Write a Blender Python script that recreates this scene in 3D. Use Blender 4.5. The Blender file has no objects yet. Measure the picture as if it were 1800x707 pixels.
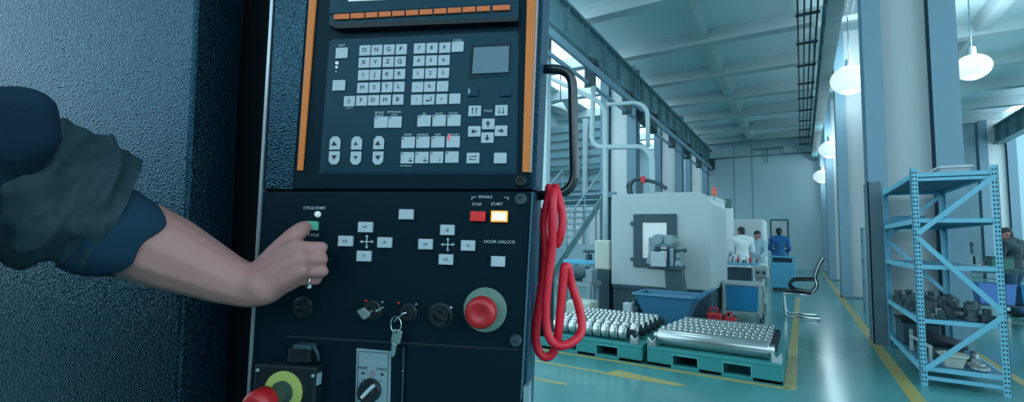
import bpy, bmesh, math, random
from mathutils import Vector as V, Matrix, noise
random.seed(7)
S = bpy.context.scene
COL = S.collection
PI = math.pi
# ------------------------------------------------------------------ camera
F, CX, CY = 820.0, 900.0, 353.5
def pixdir(p): return V((p[0]-CX, -(p[1]-CY), -F)).normalized()
Yc = pixdir((1410, 430)); P2 = pixdir((410, 410))
Zc = Yc.cross(P2).normalized()
if Zc.y < 0: Zc = -Zc
Xc = Yc.cross(Zc)
ROT = Matrix((Xc, Yc, Zc))
EYE = V((0, 0, 1.35))
cd = bpy.data.cameras.new('camera'); cam = bpy.data.objects.new('camera', cd); COL.objects.link(cam)
cd.sensor_width = 36; cd.sensor_fit = 'HORIZONTAL'; cd.lens = F/1800*36; cd.clip_start = .02; cd.clip_end = 200
m4 = ROT.to_4x4(); m4.translation = EYE; cam.matrix_world = m4
S.camera = cam
def ray(px, py): return ROT @ V((px-CX, -(py-CY), -F))
def on(px, py, axis, val):                       # point of the place seen at a pixel, on an axis plane
    d = ray(px, py); return EYE + d*((val-EYE[axis])/d[axis])
# control panel plane
N = V((.385, -.923, 0)).normalized()
U = V((.923, .385, 0)).normalized()
PC = EYE + ray(740, 350)/F*.64
def Q(px, py, off=0.0):
    d = ray(px, py); P = PC + N*off
    return EYE + d*((P-EYE).dot(N)/d.dot(N))
FWD = -V((ROT[0][2], ROT[1][2], ROT[2][2]))
def pxm(P): return (P-EYE).dot(FWD)/F            # metres per pixel at a point

# ------------------------------------------------------------------ materials
MATS = {}
def mat(name, col, rough=.5, metal=0, emit=None, estr=0, spec=.5, bump=None, noise_col=None, coat=0, trans=0, tint=None):
    if name in MATS: return MATS[name]
    m = bpy.data.materials.new(name); m.use_nodes = True
    nt = m.node_tree; b = nt.nodes['Principled BSDF']
    b.inputs['Base Color'].default_value = (*col, 1); b.inputs['Roughness'].default_value = rough
    b.inputs['Metallic'].default_value = metal; b.inputs['Specular IOR Level'].default_value = spec
    if tint: b.inputs['Specular Tint'].default_value = (*tint, 1)
    if coat: b.inputs['Coat Weight'].default_value = coat
    if trans: b.inputs['Transmission Weight'].default_value = trans
    if emit: b.inputs['Emission Color'].default_value = (*emit, 1); b.inputs['Emission Strength'].default_value = estr
    tc = None
    if bump or noise_col:
        tc = nt.nodes.new('ShaderNodeTexCoord')
    if bump:
        kind, scale, strength, dist = bump
        if kind == 'voronoi':
            t = nt.nodes.new('ShaderNodeTexVoronoi'); t.feature = 'SMOOTH_F1'; t.inputs['Smoothness'].default_value = .6; out = t.outputs['Distance']
        else:
            t = nt.nodes.new('ShaderNodeTexNoise'); t.inputs['Detail'].default_value = 3; out = t.outputs['Fac']
        t.inputs['Scale'].default_value = scale
        nt.links.new(tc.outputs['Object'], t.inputs['Vector'])
        bp = nt.nodes.new('ShaderNodeBump'); bp.inputs['Strength'].default_value = strength; bp.inputs['Distance'].default_value = dist
        nt.links.new(out, bp.inputs['Height']); nt.links.new(bp.outputs['Normal'], b.inputs['Normal'])
    if noise_col:
        col2, scale, lo, hi = noise_col
        t = nt.nodes.new('ShaderNodeTexNoise'); t.inputs['Scale'].default_value = scale; t.inputs['Detail'].default_value = 4
        nt.links.new(tc.outputs['Object'], t.inputs['Vector'])
        r = nt.nodes.new('ShaderNodeValToRGB'); r.color_ramp.elements[0].position = lo; r.color_ramp.elements[1].position = hi
        r.color_ramp.elements[0].color = (*col, 1); r.color_ramp.elements[1].color = (*col2, 1)
        nt.links.new(t.outputs['Fac'], r.inputs['Fac']); nt.links.new(r.outputs['Color'], b.inputs['Base Color'])
    MATS[name] = m; return m
M_door = mat('textured_black_paint', (.002, .009, .015), .2, bump=('voronoi', 400, .44, .002), spec=.8, tint=(.22, .68, 1))
M_recess = mat('matt_black_steel', (.003, .009, .013), .75, spec=.15)
M_panel = mat('black_panel_paint', (.0025, .010, .016), .45, spec=.16, bump=('noise', 500, .12, .001), tint=(.35, .75, 1))
M_side = mat('pebbled_panel_edge', (.010, .045, .08), .45, spec=.5, bump=('voronoi', 320, .5, .002), tint=(.35, .75, 1))
M_memb = mat('keypad_membrane', (.006, .026, .040), .36, spec=.28, tint=(.4, .8, 1))
M_bar = mat('softkey_bar_plastic', (.007, .028, .044), .4, spec=.3, tint=(.4, .8, 1))
M_black = mat('black_plastic', (.004, .011, .015), .5, spec=.35)
M_blackgl = mat('black_tube_gloss', (.004, .012, .016), .22, spec=.6)
M_key = mat('key_plastic', (.42, .48, .52), .45)
M_ink = mat('black_ink', (.01, .02, .025), .6)
M_white = mat('white_ink', (.5, .55, .58), .6)
M_orange = mat('orange_plastic', (.70, .165, .02), .5)
M_orkey = mat('orange_key_plastic', (.70, .135, .03), .5)
M_pink = mat('pale_edge_strip', (.4, .32, .33), .5)
M_silver = mat('silver_edge', (.36, .40, .44), .35, metal=.6)
M_chrome = mat('chrome', (.62, .66, .68), .16, metal=1)
M_steel = mat('brushed_steel', (.50, .53, .53), .28, metal=.9)
M_red = mat('red_button_plastic', (.43, .009, .014), .4)
M_red2 = mat('red_key_plastic', (.82, .018, .016), .4)
M_green = mat('green_button_plastic', (.10, .42, .30), .4)
M_disc = mat('pale_green_disc', (.14, .225, .185), .6)
M_yell = mat('yellow_green_ring', (.40, .46, .12), .5)
M_plate = mat('grey_label_plate', (.20, .29, .32), .5)
M_lit = mat('lit_key', (.7, .6, .5), .4, emit=(.72, .66, .62), estr=.75)
M_litedge = mat('lit_key_edge', (.8, .4, .05), .4, emit=(.95, .36, .04), estr=.7)
M_redled = mat('red_led', (.7, .05, .1), .4, emit=(.8, .06, .16), estr=.6)
M_led = mat('white_led', (.6, .62, .62), .4, emit=(.5, .55, .55), estr=.35)
M_screen = mat('lcd_glass', (.3, .4, .42), .25, emit=(.42, .55, .58), estr=.8)
M_pad = mat('touchpad_grey', (.10, .175, .225), .5)
M_rope = mat('red_cord_sheath', (.64, .005, .024), .45, bump=('noise', 260, .2, .002))
M_skin = mat('skin', (.36, .175, .158), .55, bump=('noise', 130, .25, .0012), noise_col=((.38, .168, .158), 22, .4, .7), spec=.35)
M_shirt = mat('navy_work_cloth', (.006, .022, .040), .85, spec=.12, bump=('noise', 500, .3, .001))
M_sleeve = mat('paler_sleeve_cloth', (.014, .036, .046), .7, spec=.25, bump=('noise', 500, .3, .001))  # paler and greener than the shirt cloth
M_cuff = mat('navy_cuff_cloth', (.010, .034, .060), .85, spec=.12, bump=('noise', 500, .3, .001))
M_hair = mat('black_hair', (.01, .012, .014), .6)
M_ceil = mat('ceiling_white', (.68, .79, .82), .8)
M_wall = mat('wall_pale', (.44, .60, .65), .75, noise_col=((.41, .57, .62), .5, .35, .7))
M_beamw = mat('roof_beam_white', (.50, .58, .60), .7)
M_limb = mat('grey_blue_steel', (.16, .27, .34), .5)
M_sheath = mat('dark_grey_blue_sheath', (.07, .13, .16), .5)
M_infill = mat('white_infill_board', (.48, .52, .53), .6)
M_crane = mat('teal_crane_steel', (.10, .21, .24), .5, noise_col=((.13, .25, .28), 3, .4, .6))
M_dark = mat('dark_steel', (.02, .05, .06), .5)
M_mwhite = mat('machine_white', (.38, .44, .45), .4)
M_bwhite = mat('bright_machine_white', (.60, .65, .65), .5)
M_mgrey = mat('machine_grey', (.20, .28, .31), .5)
M_dark2 = mat('dark_grey_casting', (.045, .07, .08), .5)
M_mdark = mat('machine_dark', (.02, .055, .075), .5)
M_glass = mat('window_glass_pale', (.50, .55, .56), .3, spec=.4)
M_winglow = mat('brightened_machine_window', (.50, .55, .56), .25, spec=.4, emit=(.5, .58, .6), estr=.35)  # emission added to brighten the door glass, no lamp behind it
M_blue = mat('blue_hopper_paint', (.035, .15, .26), .45)
M_bluebin = mat('blue_plastic', (.018, .24, .46), .4)
M_bluelt = mat('bright_blue_plastic', (.09, .38, .56), .4)
M_shelf = mat('shelf_blue', (.15, .42, .55), .45)
M_shelfd = mat('shelf_deck_blue', (.045, .17, .25), .5)
M_pallet = mat('green_pallet_plastic', (.030, .235, .235), .5)
M_hole = mat('dark_hole', (.004, .015, .02), .8)
M_cream = mat('cream_plastic', (.47, .49, .42), .5)
M_pipe = mat('pale_pipe_paint', (.42, .52, .54), .5)
M_stair = mat('stair_grey', (.20, .33, .38), .5)
M_coat = mat('white_coat', (.68, .72, .72), .8)
M_bluecoat = mat('blue_coat', (.012, .12, .30), .8)
M_darkcoat = mat('dark_coat', (.012, .035, .045), .8)
M_trous = mat('dark_trousers', (.015, .06, .11), .8)
M_clear = bpy.data.materials.new('tinted_glass'); M_clear.use_nodes = True
_n = M_clear.node_tree; _n.nodes.remove(_n.nodes['Principled BSDF']); _t = _n.nodes.new('ShaderNodeBsdfTransparent'); _t.inputs['Color'].default_value = (.5, .52, .53, 1); _g = _n.nodes.new('ShaderNodeBsdfGlossy'); _g.inputs['Roughness'].default_value = .05
_m = _n.nodes.new('ShaderNodeMixShader'); _m.inputs[0].default_value = .5; _n.links.new(_t.outputs[0], _m.inputs[1]); _n.links.new(_g.outputs[0], _m.inputs[2]); _n.links.new(_m.outputs[0], _n.nodes['Material Output'].inputs[0])
M_lamp = mat('lamp_glow', (.8, .8, .8), .5, emit=(.52, .66, .70), estr=1.0)
M_line = mat('yellow_floor_paint', (.36, .30, .10), .35)
M_redcl = mat('red_plastic', (.55, .02, .03), .5)
# glossy epoxy floor
M_floor = bpy.data.materials.new('green_epoxy_floor'); M_floor.use_nodes = True
nt = M_floor.node_tree; b = nt.nodes['Principled BSDF']
tc = nt.nodes.new('ShaderNodeTexCoord'); t = nt.nodes.new('ShaderNodeTexNoise'); t.inputs['Scale'].default_value = .7; t.inputs['Detail'].default_value = 5
r = nt.nodes.new('ShaderNodeValToRGB'); r.color_ramp.elements[0].color = (.058, .215, .210, 1); r.color_ramp.elements[1].color = (.085, .265, .26, 1)
r.color_ramp.elements[0].position = .35; r.color_ramp.elements[1].position = .65
nt.links.new(tc.outputs['Object'], t.inputs['Vector']); nt.links.new(t.outputs['Fac'], r.inputs['Fac']); nt.links.new(r.outputs['Color'], b.inputs['Base Color'])
b.inputs['Roughness'].default_value = .2; b.inputs['Specular IOR Level'].default_value = .5
t2 = nt.nodes.new('ShaderNodeTexNoise'); t2.inputs['Scale'].default_value = 1.6; bp = nt.nodes.new('ShaderNodeBump'); bp.inputs['Strength'].default_value = .1; bp.inputs['Distance'].default_value = .02
nt.links.new(tc.outputs['Object'], t2.inputs['Vector']); nt.links.new(t2.outputs['Fac'], bp.inputs['Height']); nt.links.new(bp.outputs['Normal'], b.inputs['Normal'])

# ------------------------------------------------------------------ mesh builder
class MB:
    def __init__(s): s.bm = bmesh.new(); s.sm = False
    def _f(s, vs, mi=0):
        try: f = s.bm.faces.new(vs); f.material_index = mi; f.smooth = s.sm
        except ValueError: pass
    def box(s, a, b, mi=0):
        x0, y0, z0 = a; x1, y1, z1 = b
        return s.prism([V((x0, y0, z0)), V((x1, y0, z0)), V((x1, y1, z0)), V((x0, y1, z0))], V((0, 0, z1-z0)), mi)
    def prism(s, pts, ext, mi=0):                       # polygon pushed along ext
        ext = V(ext); pts = [V(p) for p in pts]
        a = [s.bm.verts.new(p) for p in pts]; c = [s.bm.verts.new(p+ext) for p in pts]; n = len(pts)
        s._f(a[::-1], mi); s._f(c, mi)
        for i in range(n): s._f([a[i], a[(i+1) % n], c[(i+1) % n], c[i]], mi)
        return s
    def hull8(s, a, c, mi=0):                           # loft between two polygons
        a = [s.bm.verts.new(V(p)) for p in a]; c = [s.bm.verts.new(V(p)) for p in c]; n = len(a)
        s._f(a[::-1], mi); s._f(c, mi)
        for i in range(n): s._f([a[i], a[(i+1) % n], c[(i+1) % n], c[i]], mi)
        return s
    def beam(s, p, q, w, h, up=(0, 0, 1), mi=0):        # rectangular bar
        p, q = V(p), V(q); d = (q-p).normalized(); sd = d.cross(V(up))
        if sd.length < 1e-4: sd = d.cross(V((0, 1, 0)))
        sd.normalize(); u = sd.cross(d)
        return s.prism([p+sd*(i*w/2)+u*(j*h/2) for i, j in ((-1, -1), (1, -1), (1, 1), (-1, 1))], q-p, mi)
    def tube(s, pts, rad, n=12, mi=0, cap=True, closed=False):
        pts = [V(p) for p in pts]; rads = rad if isinstance(rad, (list, tuple)) else [rad]*len(pts)
        rings = []; prev = None; L = len(pts)
        for i, p in enumerate(pts):
            if closed: d = pts[(i+1) % L]-pts[i-1]
            else: d = pts[min(i+1, L-1)]-pts[max(i-1, 0)]
            d.normalize()
            if prev is None:
                a = d.orthogonal().normalized()
            else:
                a = prev-d*prev.dot(d)
                a = a.normalized() if a.length > 1e-6 else d.orthogonal().normalized()
            prev = a; c = d.cross(a)
            rings.append([s.bm.verts.new(p+(a*math.cos(2*PI*k/n)+c*math.sin(2*PI*k/n))*rads[i]) for k in range(n)])
        old = s.sm; s.sm = True
        rng = range(L) if closed else range(L-1)
        for i in rng:
            A, B = rings[i], rings[(i+1) % L]
            for k in range(n): s._f([A[k], A[(k+1) % n], B[(k+1) % n], B[k]], mi)
        s.sm = old
        if cap and not closed: s._f(rings[0][::-1], mi); s._f(rings[-1], mi)
        return s
    def lathe(s, o, ax, prof, n=24, mi=0):              # prof: (radius, height along ax)
        o, ax = V(o), V(ax).normalized(); a = ax.orthogonal().normalized(); c = ax.cross(a)
        rings = []
        for r_, h in prof:
            if r_ < 1e-6: rings.append([s.bm.verts.new(o+ax*h)])
            else: rings.append([s.bm.verts.new(o+ax*h+(a*math.cos(2*PI*k/n)+c*math.sin(2*PI*k/n))*r_) for k in range(n)])
        for A, B in zip(rings, rings[1:]):
            for k in range(n):
                k2 = (k+1) % n
                if len(A) == 1 and len(B) == 1: continue
                if len(A) == 1: s._f([A[0], B[k2], B[k]], mi)
                elif len(B) == 1: s._f([A[k], A[k2], B[0]], mi)
                else: s._f([A[k], A[k2], B[k2], B[k]], mi)
        if len(rings[0]) > 1: s._f(rings[0][::-1], mi)
        if len(rings[-1]) > 1: s._f(rings[-1], mi)
        return s
    def cyl(s, p, q, r_, n=16, mi=0):
        p, q = V(p), V(q); return s.lathe(p, q-p, [(r_, 0), (r_, (q-p).length)], n, mi)
    def ball(s, o, r_, n=16, mi=0, sc=(1, 1, 1)):
        o = V(o)
        rings = []
        for i in range(n//2+1):
            th = PI*i/(n//2); z = -math.cos(th); rr = math.sin(th)
            if rr < 1e-6: rings.append([s.bm.verts.new(o+V((0, 0, z*r_*sc[2])))])
            else: rings.append([s.bm.verts.new(o+V((rr*math.cos(2*PI*k/n)*r_*sc[0], rr*math.sin(2*PI*k/n)*r_*sc[1], z*r_*sc[2]))) for k in range(n)])
        old = s.sm; s.sm = True
        for A, B in zip(rings, rings[1:]):
            for k in range(n):
                k2 = (k+1) % n
                if len(A) == 1: s._f([A[0], B[k2], B[k]], mi)
                elif len(B) == 1: s._f([A[k], A[k2], B[0]], mi)
                else: s._f([A[k], A[k2], B[k2], B[k]], mi)
        s.sm = old
        return s
    def build(s, name, mats, parent=None, label=None, bevel=0, smooth=False, seg=2):
        me = bpy.data.meshes.new(name)
        if not isinstance(mats, (list, tuple)): mats = [mats]
        for m in mats: me.materials.append(m)
        org = V((0, 0, 0))
        p = parent
        while p is not None: org += p.location; p = p.parent
        if parent is None:                               # a one-mesh thing: origin at the bottom of its bounds
            vs = [v.co for v in s.bm.verts]
            org = V(((min(v.x for v in vs)+max(v.x for v in vs))/2, (min(v.y for v in vs)+max(v.y for v in vs))/2, min(v.z for v in vs)))
        bmesh.ops.translate(s.bm, verts=s.bm.verts, vec=-org)
        bmesh.ops.recalc_face_normals(s.bm, faces=s.bm.faces)
        if smooth:
            for f in s.bm.faces: f.smooth = True
        s.bm.to_mesh(me); s.bm.free()
        o = bpy.data.objects.new(name, me); COL.objects.link(o)
        if parent is None: o.location = org
        else: o.parent = parent
        if bevel:
            md = o.modifiers.new('bevel', 'BEVEL'); md.width = bevel; md.segments = seg; md.limit_method = 'ANGLE'; md.angle_limit = math.radians(40)
        if label: o['label'] = label
        return o
def tag(o, label, cat, group=None, kind=None):
    o['label'] = label; o['category'] = cat
    if group: o['group'] = group
    if kind: o['kind'] = kind
    return o
def thing(name, loc, label, cat, group=None):
    o = bpy.data.objects.new(name, None); COL.objects.link(o); o.location = V(loc); o.empty_display_size = .1
    return tag(o, label, cat, group)
def struct(mb, name, m, **k):
    o = mb.build(name, m, **k); o['kind'] = 'structure'; return o
def copy_tree(o, parent=None):
    c = o.copy(); COL.objects.link(c)
    if parent is not None: c.parent = parent
    for ch in list(o.children): copy_tree(ch, c)
    return c
def smooth_path(pts, k=6, closed=False):                 # Catmull-Rom
    pts = [V(p) for p in pts]; out = []; L = len(pts)
    for i in range(L if closed else L-1):
        if closed: p0, p1, p2, p3 = pts[i-1], pts[i], pts[(i+1) % L], pts[(i+2) % L]
        else: p0, p1, p2, p3 = pts[max(i-1, 0)], pts[i], pts[i+1], pts[min(i+2, L-1)]
        for j in range(k):
            t = j/k
            out.append(.5*((2*p1)+(p2-p0)*t+(2*p0-5*p1+4*p2-p3)*t*t+(3*p1-p0-3*p2+p3)*t**3))
    if not closed: out.append(pts[-1])
    return out
def rounded(pts, rad, n=5):                              # round the corners of a polyline
    pts = [V(p) for p in pts]; out = [pts[0]]
    for a, b_, c in zip(pts, pts[1:], pts[2:]):
        r1 = min(rad, (a-b_).length*.49, (c-b_).length*.49)
        p, q = b_+(a-b_).normalized()*r1, b_+(c-b_).normalized()*r1
        for i in range(n+1):
            t = i/n; out.append((1-t)**2*p+2*t*(1-t)*b_+t*t*q)
    out.append(pts[-1]); return out
# organic surfaces: tapered capsules fused by a voxel remesh and baked
def organic(name, caps, voxel, m, parent, smooth=6, wrinkle=None, sub=2, cut=None):
    tb = bmesh.new(); bmesh.ops.create_icosphere(tb, subdivisions=sub, radius=1); ico = [v.co.copy() for v in tb.verts]; tb.free()
    bm = bmesh.new()
    for p, r1, q, r2 in caps:
        hb = bmesh.new()
        for c, r_ in ((p, r1), (q, r2)):
            for v in ico: hb.verts.new(V(c)+v*r_)
        h = bmesh.ops.convex_hull(hb, input=list(hb.verts))
        hb.verts.index_update(); nv = {}
        for f in hb.faces: 
            for v in f.verts:
                if v.index not in nv: nv[v.index] = bm.verts.new(v.co)
        for f in hb.faces: bm.faces.new([nv[v.index] for v in f.verts])
        hb.free()
    me = bpy.data.meshes.new('tmp'); bm.to_mesh(me); bm.free()
    o = bpy.data.objects.new('tmp', me); COL.objects.link(o)
    md = o.modifiers.new('r', 'REMESH'); md.mode = 'VOXEL'; md.voxel_size = voxel
    md = o.modifiers.new('s', 'SMOOTH'); md.iterations = smooth; md.factor = .5
    bpy.context.view_layer.update()
    dg = bpy.context.evaluated_depsgraph_get()
    nm = bpy.data.meshes.new_from_object(o.evaluated_get(dg)); nm.name = name
    bpy.data.objects.remove(o); bpy.data.meshes.remove(me)
    org = V((0, 0, 0)); p = parent
    while p is not None: org += p.location; p = p.parent
    if wrinkle:
        nrm = [v.normal.copy() for v in nm.vertices]
        for v, n_ in zip(nm.vertices, nrm): v.co += n_*wrinkle(v.co)
    if cut:
        cb = bmesh.new(); cb.from_mesh(nm)
        bmesh.ops.bisect_plane(cb, geom=cb.verts[:]+cb.edges[:]+cb.faces[:], plane_co=cut[0], plane_no=cut[1], clear_outer=True)
        cb.to_mesh(nm); cb.free()
    for v in nm.vertices: v.co -= org
    nm.polygons.foreach_set('use_smooth', [True]*len(nm.polygons))
    nm.materials.clear(); nm.materials.append(m)
    o = bpy.data.objects.new(name, nm); COL.objects.link(o); o.parent = parent
    return o
_txt = {}
def text_mesh(body):
    if body not in _txt:
        cu = bpy.data.curves.new('t', 'FONT'); cu.body = body; cu.size = 1; cu.align_x = 'CENTER'; cu.align_y = 'CENTER'; cu.extrude = .01; cu.resolution_u = 3
        o = bpy.data.objects.new('t', cu); COL.objects.link(o); bpy.context.view_layer.update()
        me = bpy.data.meshes.new_from_object(o.evaluated_get(bpy.context.evaluated_depsgraph_get()))
        bpy.data.objects.remove(o); bpy.data.curves.remove(cu); _txt[body] = me
    return _txt[body]
PR = Matrix((U, V((0, 0, 1)), N)).transposed()           # panel frame: x right, y up, z out
def text(body, px, py, hpx, off, m, parent, name='legend', xs=1.0):
    me = text_mesh(body).copy(); c = Q(px, py, off); s_ = hpx*pxm(c)*1.35
    org = V((0, 0, 0)); p = parent
    while p is not None: org += p.location; p = p.parent
    me.transform((Matrix.Translation(c-org) @ PR.to_4x4() @ Matrix.Diagonal((s_*xs, s_, .02, 1))))
    me.materials.clear(); me.materials.append(m)
    o = bpy.data.objects.new(name, me); COL.objects.link(o); o.parent = parent
    return o
def pq(mb, pts, off0, off1, mi=0):                       # prism on the panel from pixel corners, front at off1
    return mb.prism([Q(x, y, off1) for x, y in pts], -N*(off1-off0), mi)
def rect(x, y, w, h):                                    # an upright rectangle on the panel, as it is seen
    sl = -.058+(y-30)*.00021; ln = -.05+(x-700)*.00006; out = []
    for i, j in ((-1, -1), (1, -1), (1, 1), (-1, 1)):
        out.append((x+i*w/2+ln*j*h/2, y+j*h/2+sl*i*w/2))
    return out
def polyc(x, y, r_, n=24, a0=0): return [(x+r_*math.cos(a0+2*PI*k/n), y+r_*math.sin(a0+2*PI*k/n)) for k in range(n)]
# ================================================================== CONTROL PANEL
base = Q(700, 720); base.z = 0
mt = thing('machine_tool', Q(250, 400, -.16)*1 - V((0, 0, Q(250, 400, -.16).z)), 'large black machine tool cabinet with a pebbled door filling the left of the picture', 'machine')
# body behind (closed box, standing on the floor)
def up(p, z): return V((p.x, p.y, z))
e0 = Q(-420, 400, -.20); e1 = Q(345, 400, -.20); er = Q(760, 400, -.26); el = Q(-420, 400, -.26)
mb = MB(); z0, z1 = .0, 2.35
def slab(mb, pa, pb, z0, z1, depth, mi=0): mb.prism([up(pa, z0), up(pb, z0), up(pb, z1), up(pa, z1)], -N*depth, mi)
slab(mb, el, er, 0, 2.35, 1.15); mb.build('cabinet', M_recess, mt, bevel=.004)
# sliding door: leaning right edge as seen at pixels (350,0) .. (318,520)
ta, tb = Q(352, -120, -.08), Q(312, 700, -.08)
dl = (ta-tb).normalized()
def along(z): return tb+(ta-tb)*((z-tb.z)/(ta.z-tb.z))
pl = Q(-380, 350, -.08)
mb = MB()
mb.prism([up(pl, .12), up(along(.12), .12), along(2.25), up(pl, 2.25)], -N*.11); mb.build('door', M_door, mt, bevel=.006)
mb = MB(); mb.beam(up(Q(368, 350, -.178), .05), up(Q(368, 350, -.178), 2.3), .05, .05, N); mb.build('door_rail', M_recess, mt)
mb = MB(); mb.beam(Q(398, 70, -.178), Q(380, 420, -.178), .012, .02, N); mb.build('rail_seal', mat('seal_rubber', (.006, .02, .03), .4), mt)

cp = thing('control_panel', base, 'black machine control panel with white key rows, orange strips and lit buttons', 'control panel')
TH = .105
mb = MB(); pq(mb, [(499, -340), (963, -340), (935, 333.5), (461.5, 333)], -TH, 0); mb.build('upper_housing', [M_panel], cp, bevel=.0025)
mb = MB(); pq(mb, [(461.2, 336.5), (935, 336), (917.5, 760), (434, 760)], -TH, -.001); mb.build('lower_housing', [M_panel], cp, bevel=.0025)
mb = MB(); pq(mb, [(486, -330), (948, -330), (908, 760), (446, 760)], -TH*.8, -.012); mb.build('seam_filler', M_hole, cp)
# pebbled right flank cover
mb = MB(); a = [Q(964, -338, -.008), Q(936, 334, -.008)]; mb.hull8([a[0], a[0]-N*.092, a[0]-N*.092+U*.004, a[0]+U*.004], [a[1], a[1]-N*.092, a[1]-N*.092+U*.004, a[1]+U*.004]); mb.build('flank_cover', M_side, cp)
mb = MB(); a = [Q(936, 337, -.008), Q(918.3, 760, -.008)]; mb.hull8([a[0], a[0]-N*.092, a[0]-N*.092+U*.003, a[0]+U*.003], [a[1], a[1]-N*.092, a[1]-N*.092+U*.003, a[1]+U*.003]); mb.build('flank_cover', M_side, cp)
# pebbled left margin
mb = MB(); pq(mb, [(503, -330), (565, -330), (514, 332), (466, 332)], 0, .0012); mb.build('margin_plate', M_door, cp)
# silver left edge
mb = MB(); pq(mb, [(495.5, -340), (500.5, -340), (434.3, 760), (429.5, 760)], -.012, .001); mb.build('edge_trim', M_silver, cp)
mb = MB(); pq(mb, [(934.6, 338), (937, 338), (917.5, 705), (914.5, 705)], -.001, .0012); mb.build('edge_trim', mat('dull_blue_edge', (.06, .13, .16), .4), cp)
mb = MB(); pq(mb, [(920, 680), (929, 680), (928, 760), (919, 760)], -.03, .003); mb.build('edge_label', M_plate, cp)
# screen and bezel
mb = MB(); pq(mb, [(598, -300), (930, -322), (912, 6), (578, 25)], 0, .003); mb.build('screen_bezel', M_bar, cp, bevel=.001)
mb = MB(); pq(mb, [(624, -262), (800, -272), (787, -5.5), (612, 2)], 0, .0042); mb.build('screen', M_screen, cp)
mb = MB(); pq(mb, [(800, -272), (914, -279), (898, -8), (788, -4)], 0, .0040); mb.build('screen', M_pad, cp)
# softkey bar, a protruding ledge
mb = MB(); pq(mb, [(579, 25), (912, 4), (911, 34), (577, 46)], 0, .010); mb.build('softkey_bar', M_bar, cp, bevel=.002)
mb = MB(); pq(mb, [(576, 41), (910, 30), (909, 37), (590, 50)], 0, .011); mb.build('bar_lip', M_black, cp)
xs = [585, 614.5, 640.8, 664.4, 687.8, 711.6, 736, 761, 785.6, 811.6, 836.8, 864.5, 897.5]
for i in range(12):
    x0, x1 = xs[i]+1.3, xs[i+1]-(1.3 if i != 10 else 3.5)
    f = lambda x: 24.8-(x-585)*.0558
    mb = MB(); pq(mb, [(x0, f(x0)), (x1, f(x1)), (x1, f(x1)+9.8), (x0, f(x0)+9.8)], .010, .013); mb.build('softkey', M_orkey, cp, bevel=.0007)
# orange strips
mb = MB(); pq(mb, [(565, -320), (581, -320), (531, 300), (521.5, 300)], 0, .004); mb.build('orange_strip', M_orange, cp, 'long orange strip left of the keys', bevel=.001)
mb = MB(); pq(mb, [(935, -330), (955, -330), (930.5, 303), (917.5, 303)], 0, .004); mb.build('orange_strip', M_orange, cp, 'long orange strip at the right edge of the panel', bevel=.001)
mb = MB(); pq(mb, [(955.5, -330), (959.5, -330), (934, 303), (931, 303)], 0, .0035); mb.build('pale_strip', M_pink, cp)
# keypad membrane
mb = MB(); pq(mb, [(584, 69), (909, 54), (905, 303), (566, 303)], 0, .0016); mb.build('keypad_membrane', M_memb, cp, bevel=.0006)
mb = MB(); pq(mb, [(579, 72), (912, 57), (908, 306), (561, 306)], 0, .0008); mb.build('membrane_frame', M_bar, cp)
KO = .0016
def key(x, y, w, h, leg=None, lh=8, m=M_key, dx=0, dy=0, hgt=.0024, o0=KO, name='key'):
    mb = MB(); pq(mb, rect(x, y, w, h), o0, o0+hgt); k = mb.build(name, m, cp, bevel=.0006, seg=1)
    if leg: text(leg, x+dx, y+dy, lh, o0+hgt+.0003, M_ink, k)
    return k
for row, (y, xs_, legs) in enumerate([
    (88.5, (641, 662, 683.5, 705), 'ONGP'), (110, (639.5, 660, 682, 703), 'XYZQ'), (132, (638.5, 659, 681, 702), 'IJKR'),
    (154.5, (637, 658, 680, 701), 'MSTL'), (177, (635, 656, 677, 699), 'FDHB')]):
    for x, ch in zip(xs_, legs): key(x, y-(x-xs_[0])*.03, 19.3, 18.6, ch, 8, dx=-.5, dy=-.5)
for y, xs_, legs in [(85, (737, 759, 781.5), '789'), (107, (736, 758, 780), '456'), (129.5, (735, 757, 779), '123'), (153, (733.5, 755, 777.5), '-0.')]:
    for x, ch in zip(xs_, legs): key(x, y-(x-xs_[0])*.03, 20, 18.6, ch, 7, dx=-.5, dy=-.5)
key(804, 82, 21, 18.6)
for x, ch in zip((732, 753.5, 776, 799), ('/', '', '=', '')):
    k = key(x, 175.5-(x-732)*.03, 20, 18.6, ch or None, 6)
    if x == 753.5:
        mb = MB(); pq(mb, [(757, 170), (758.4, 170), (758.2, 177.4), (756.9, 177.4)], .0030, .0043); pq(mb, [(750, 176.2), (757.5, 176.2), (757.5, 177.6), (750, 177.6)], .0030, .0043)
        pq(mb, [(748, 177), (752, 174.6), (752, 179.2)], .0030, .0043); mb.build('legend', M_ink, k)
k = key(613.5, 178, 19.3, 18.6)
def arrow_up(mb, x, y, s_, o, rot=0, thick=.32):
    pts = [(0, -s_), (s_*.8, -s_*.05), (s_*thick, -s_*.05), (s_*thick, s_*.85), (-s_*thick, s_*.85), (-s_*thick, -s_*.05), (-s_*.8, -s_*.05)]
    c, n_ = math.cos(rot), math.sin(rot); P = [(x+a*c-b_*n_, y+a*n_+b_*c) for a, b_ in pts]
    pq(mb, [P[0], P[1], P[6]], o-.0012, o); pq(mb, [P[2], P[3], P[4], P[5]], o-.0012, o)
mb = MB(); arrow_up(mb, 613, 178, 6, .0043); mb.build('legend', mat('grey_ink', (.22, .27, .3), .6), k)
key(600, 93, 21, 19); key(595, 150, 22, 19)
for x, y, r_ in ((592, 110.5, 3), (591.3, 118, 2.3), (590.5, 126, 1.7)):
    mb = MB(); pq(mb, polyc(x, y, r_, 12), KO, KO+.001); mb.build('indicator', M_led if r_ > 2 else M_plate, cp)
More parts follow.
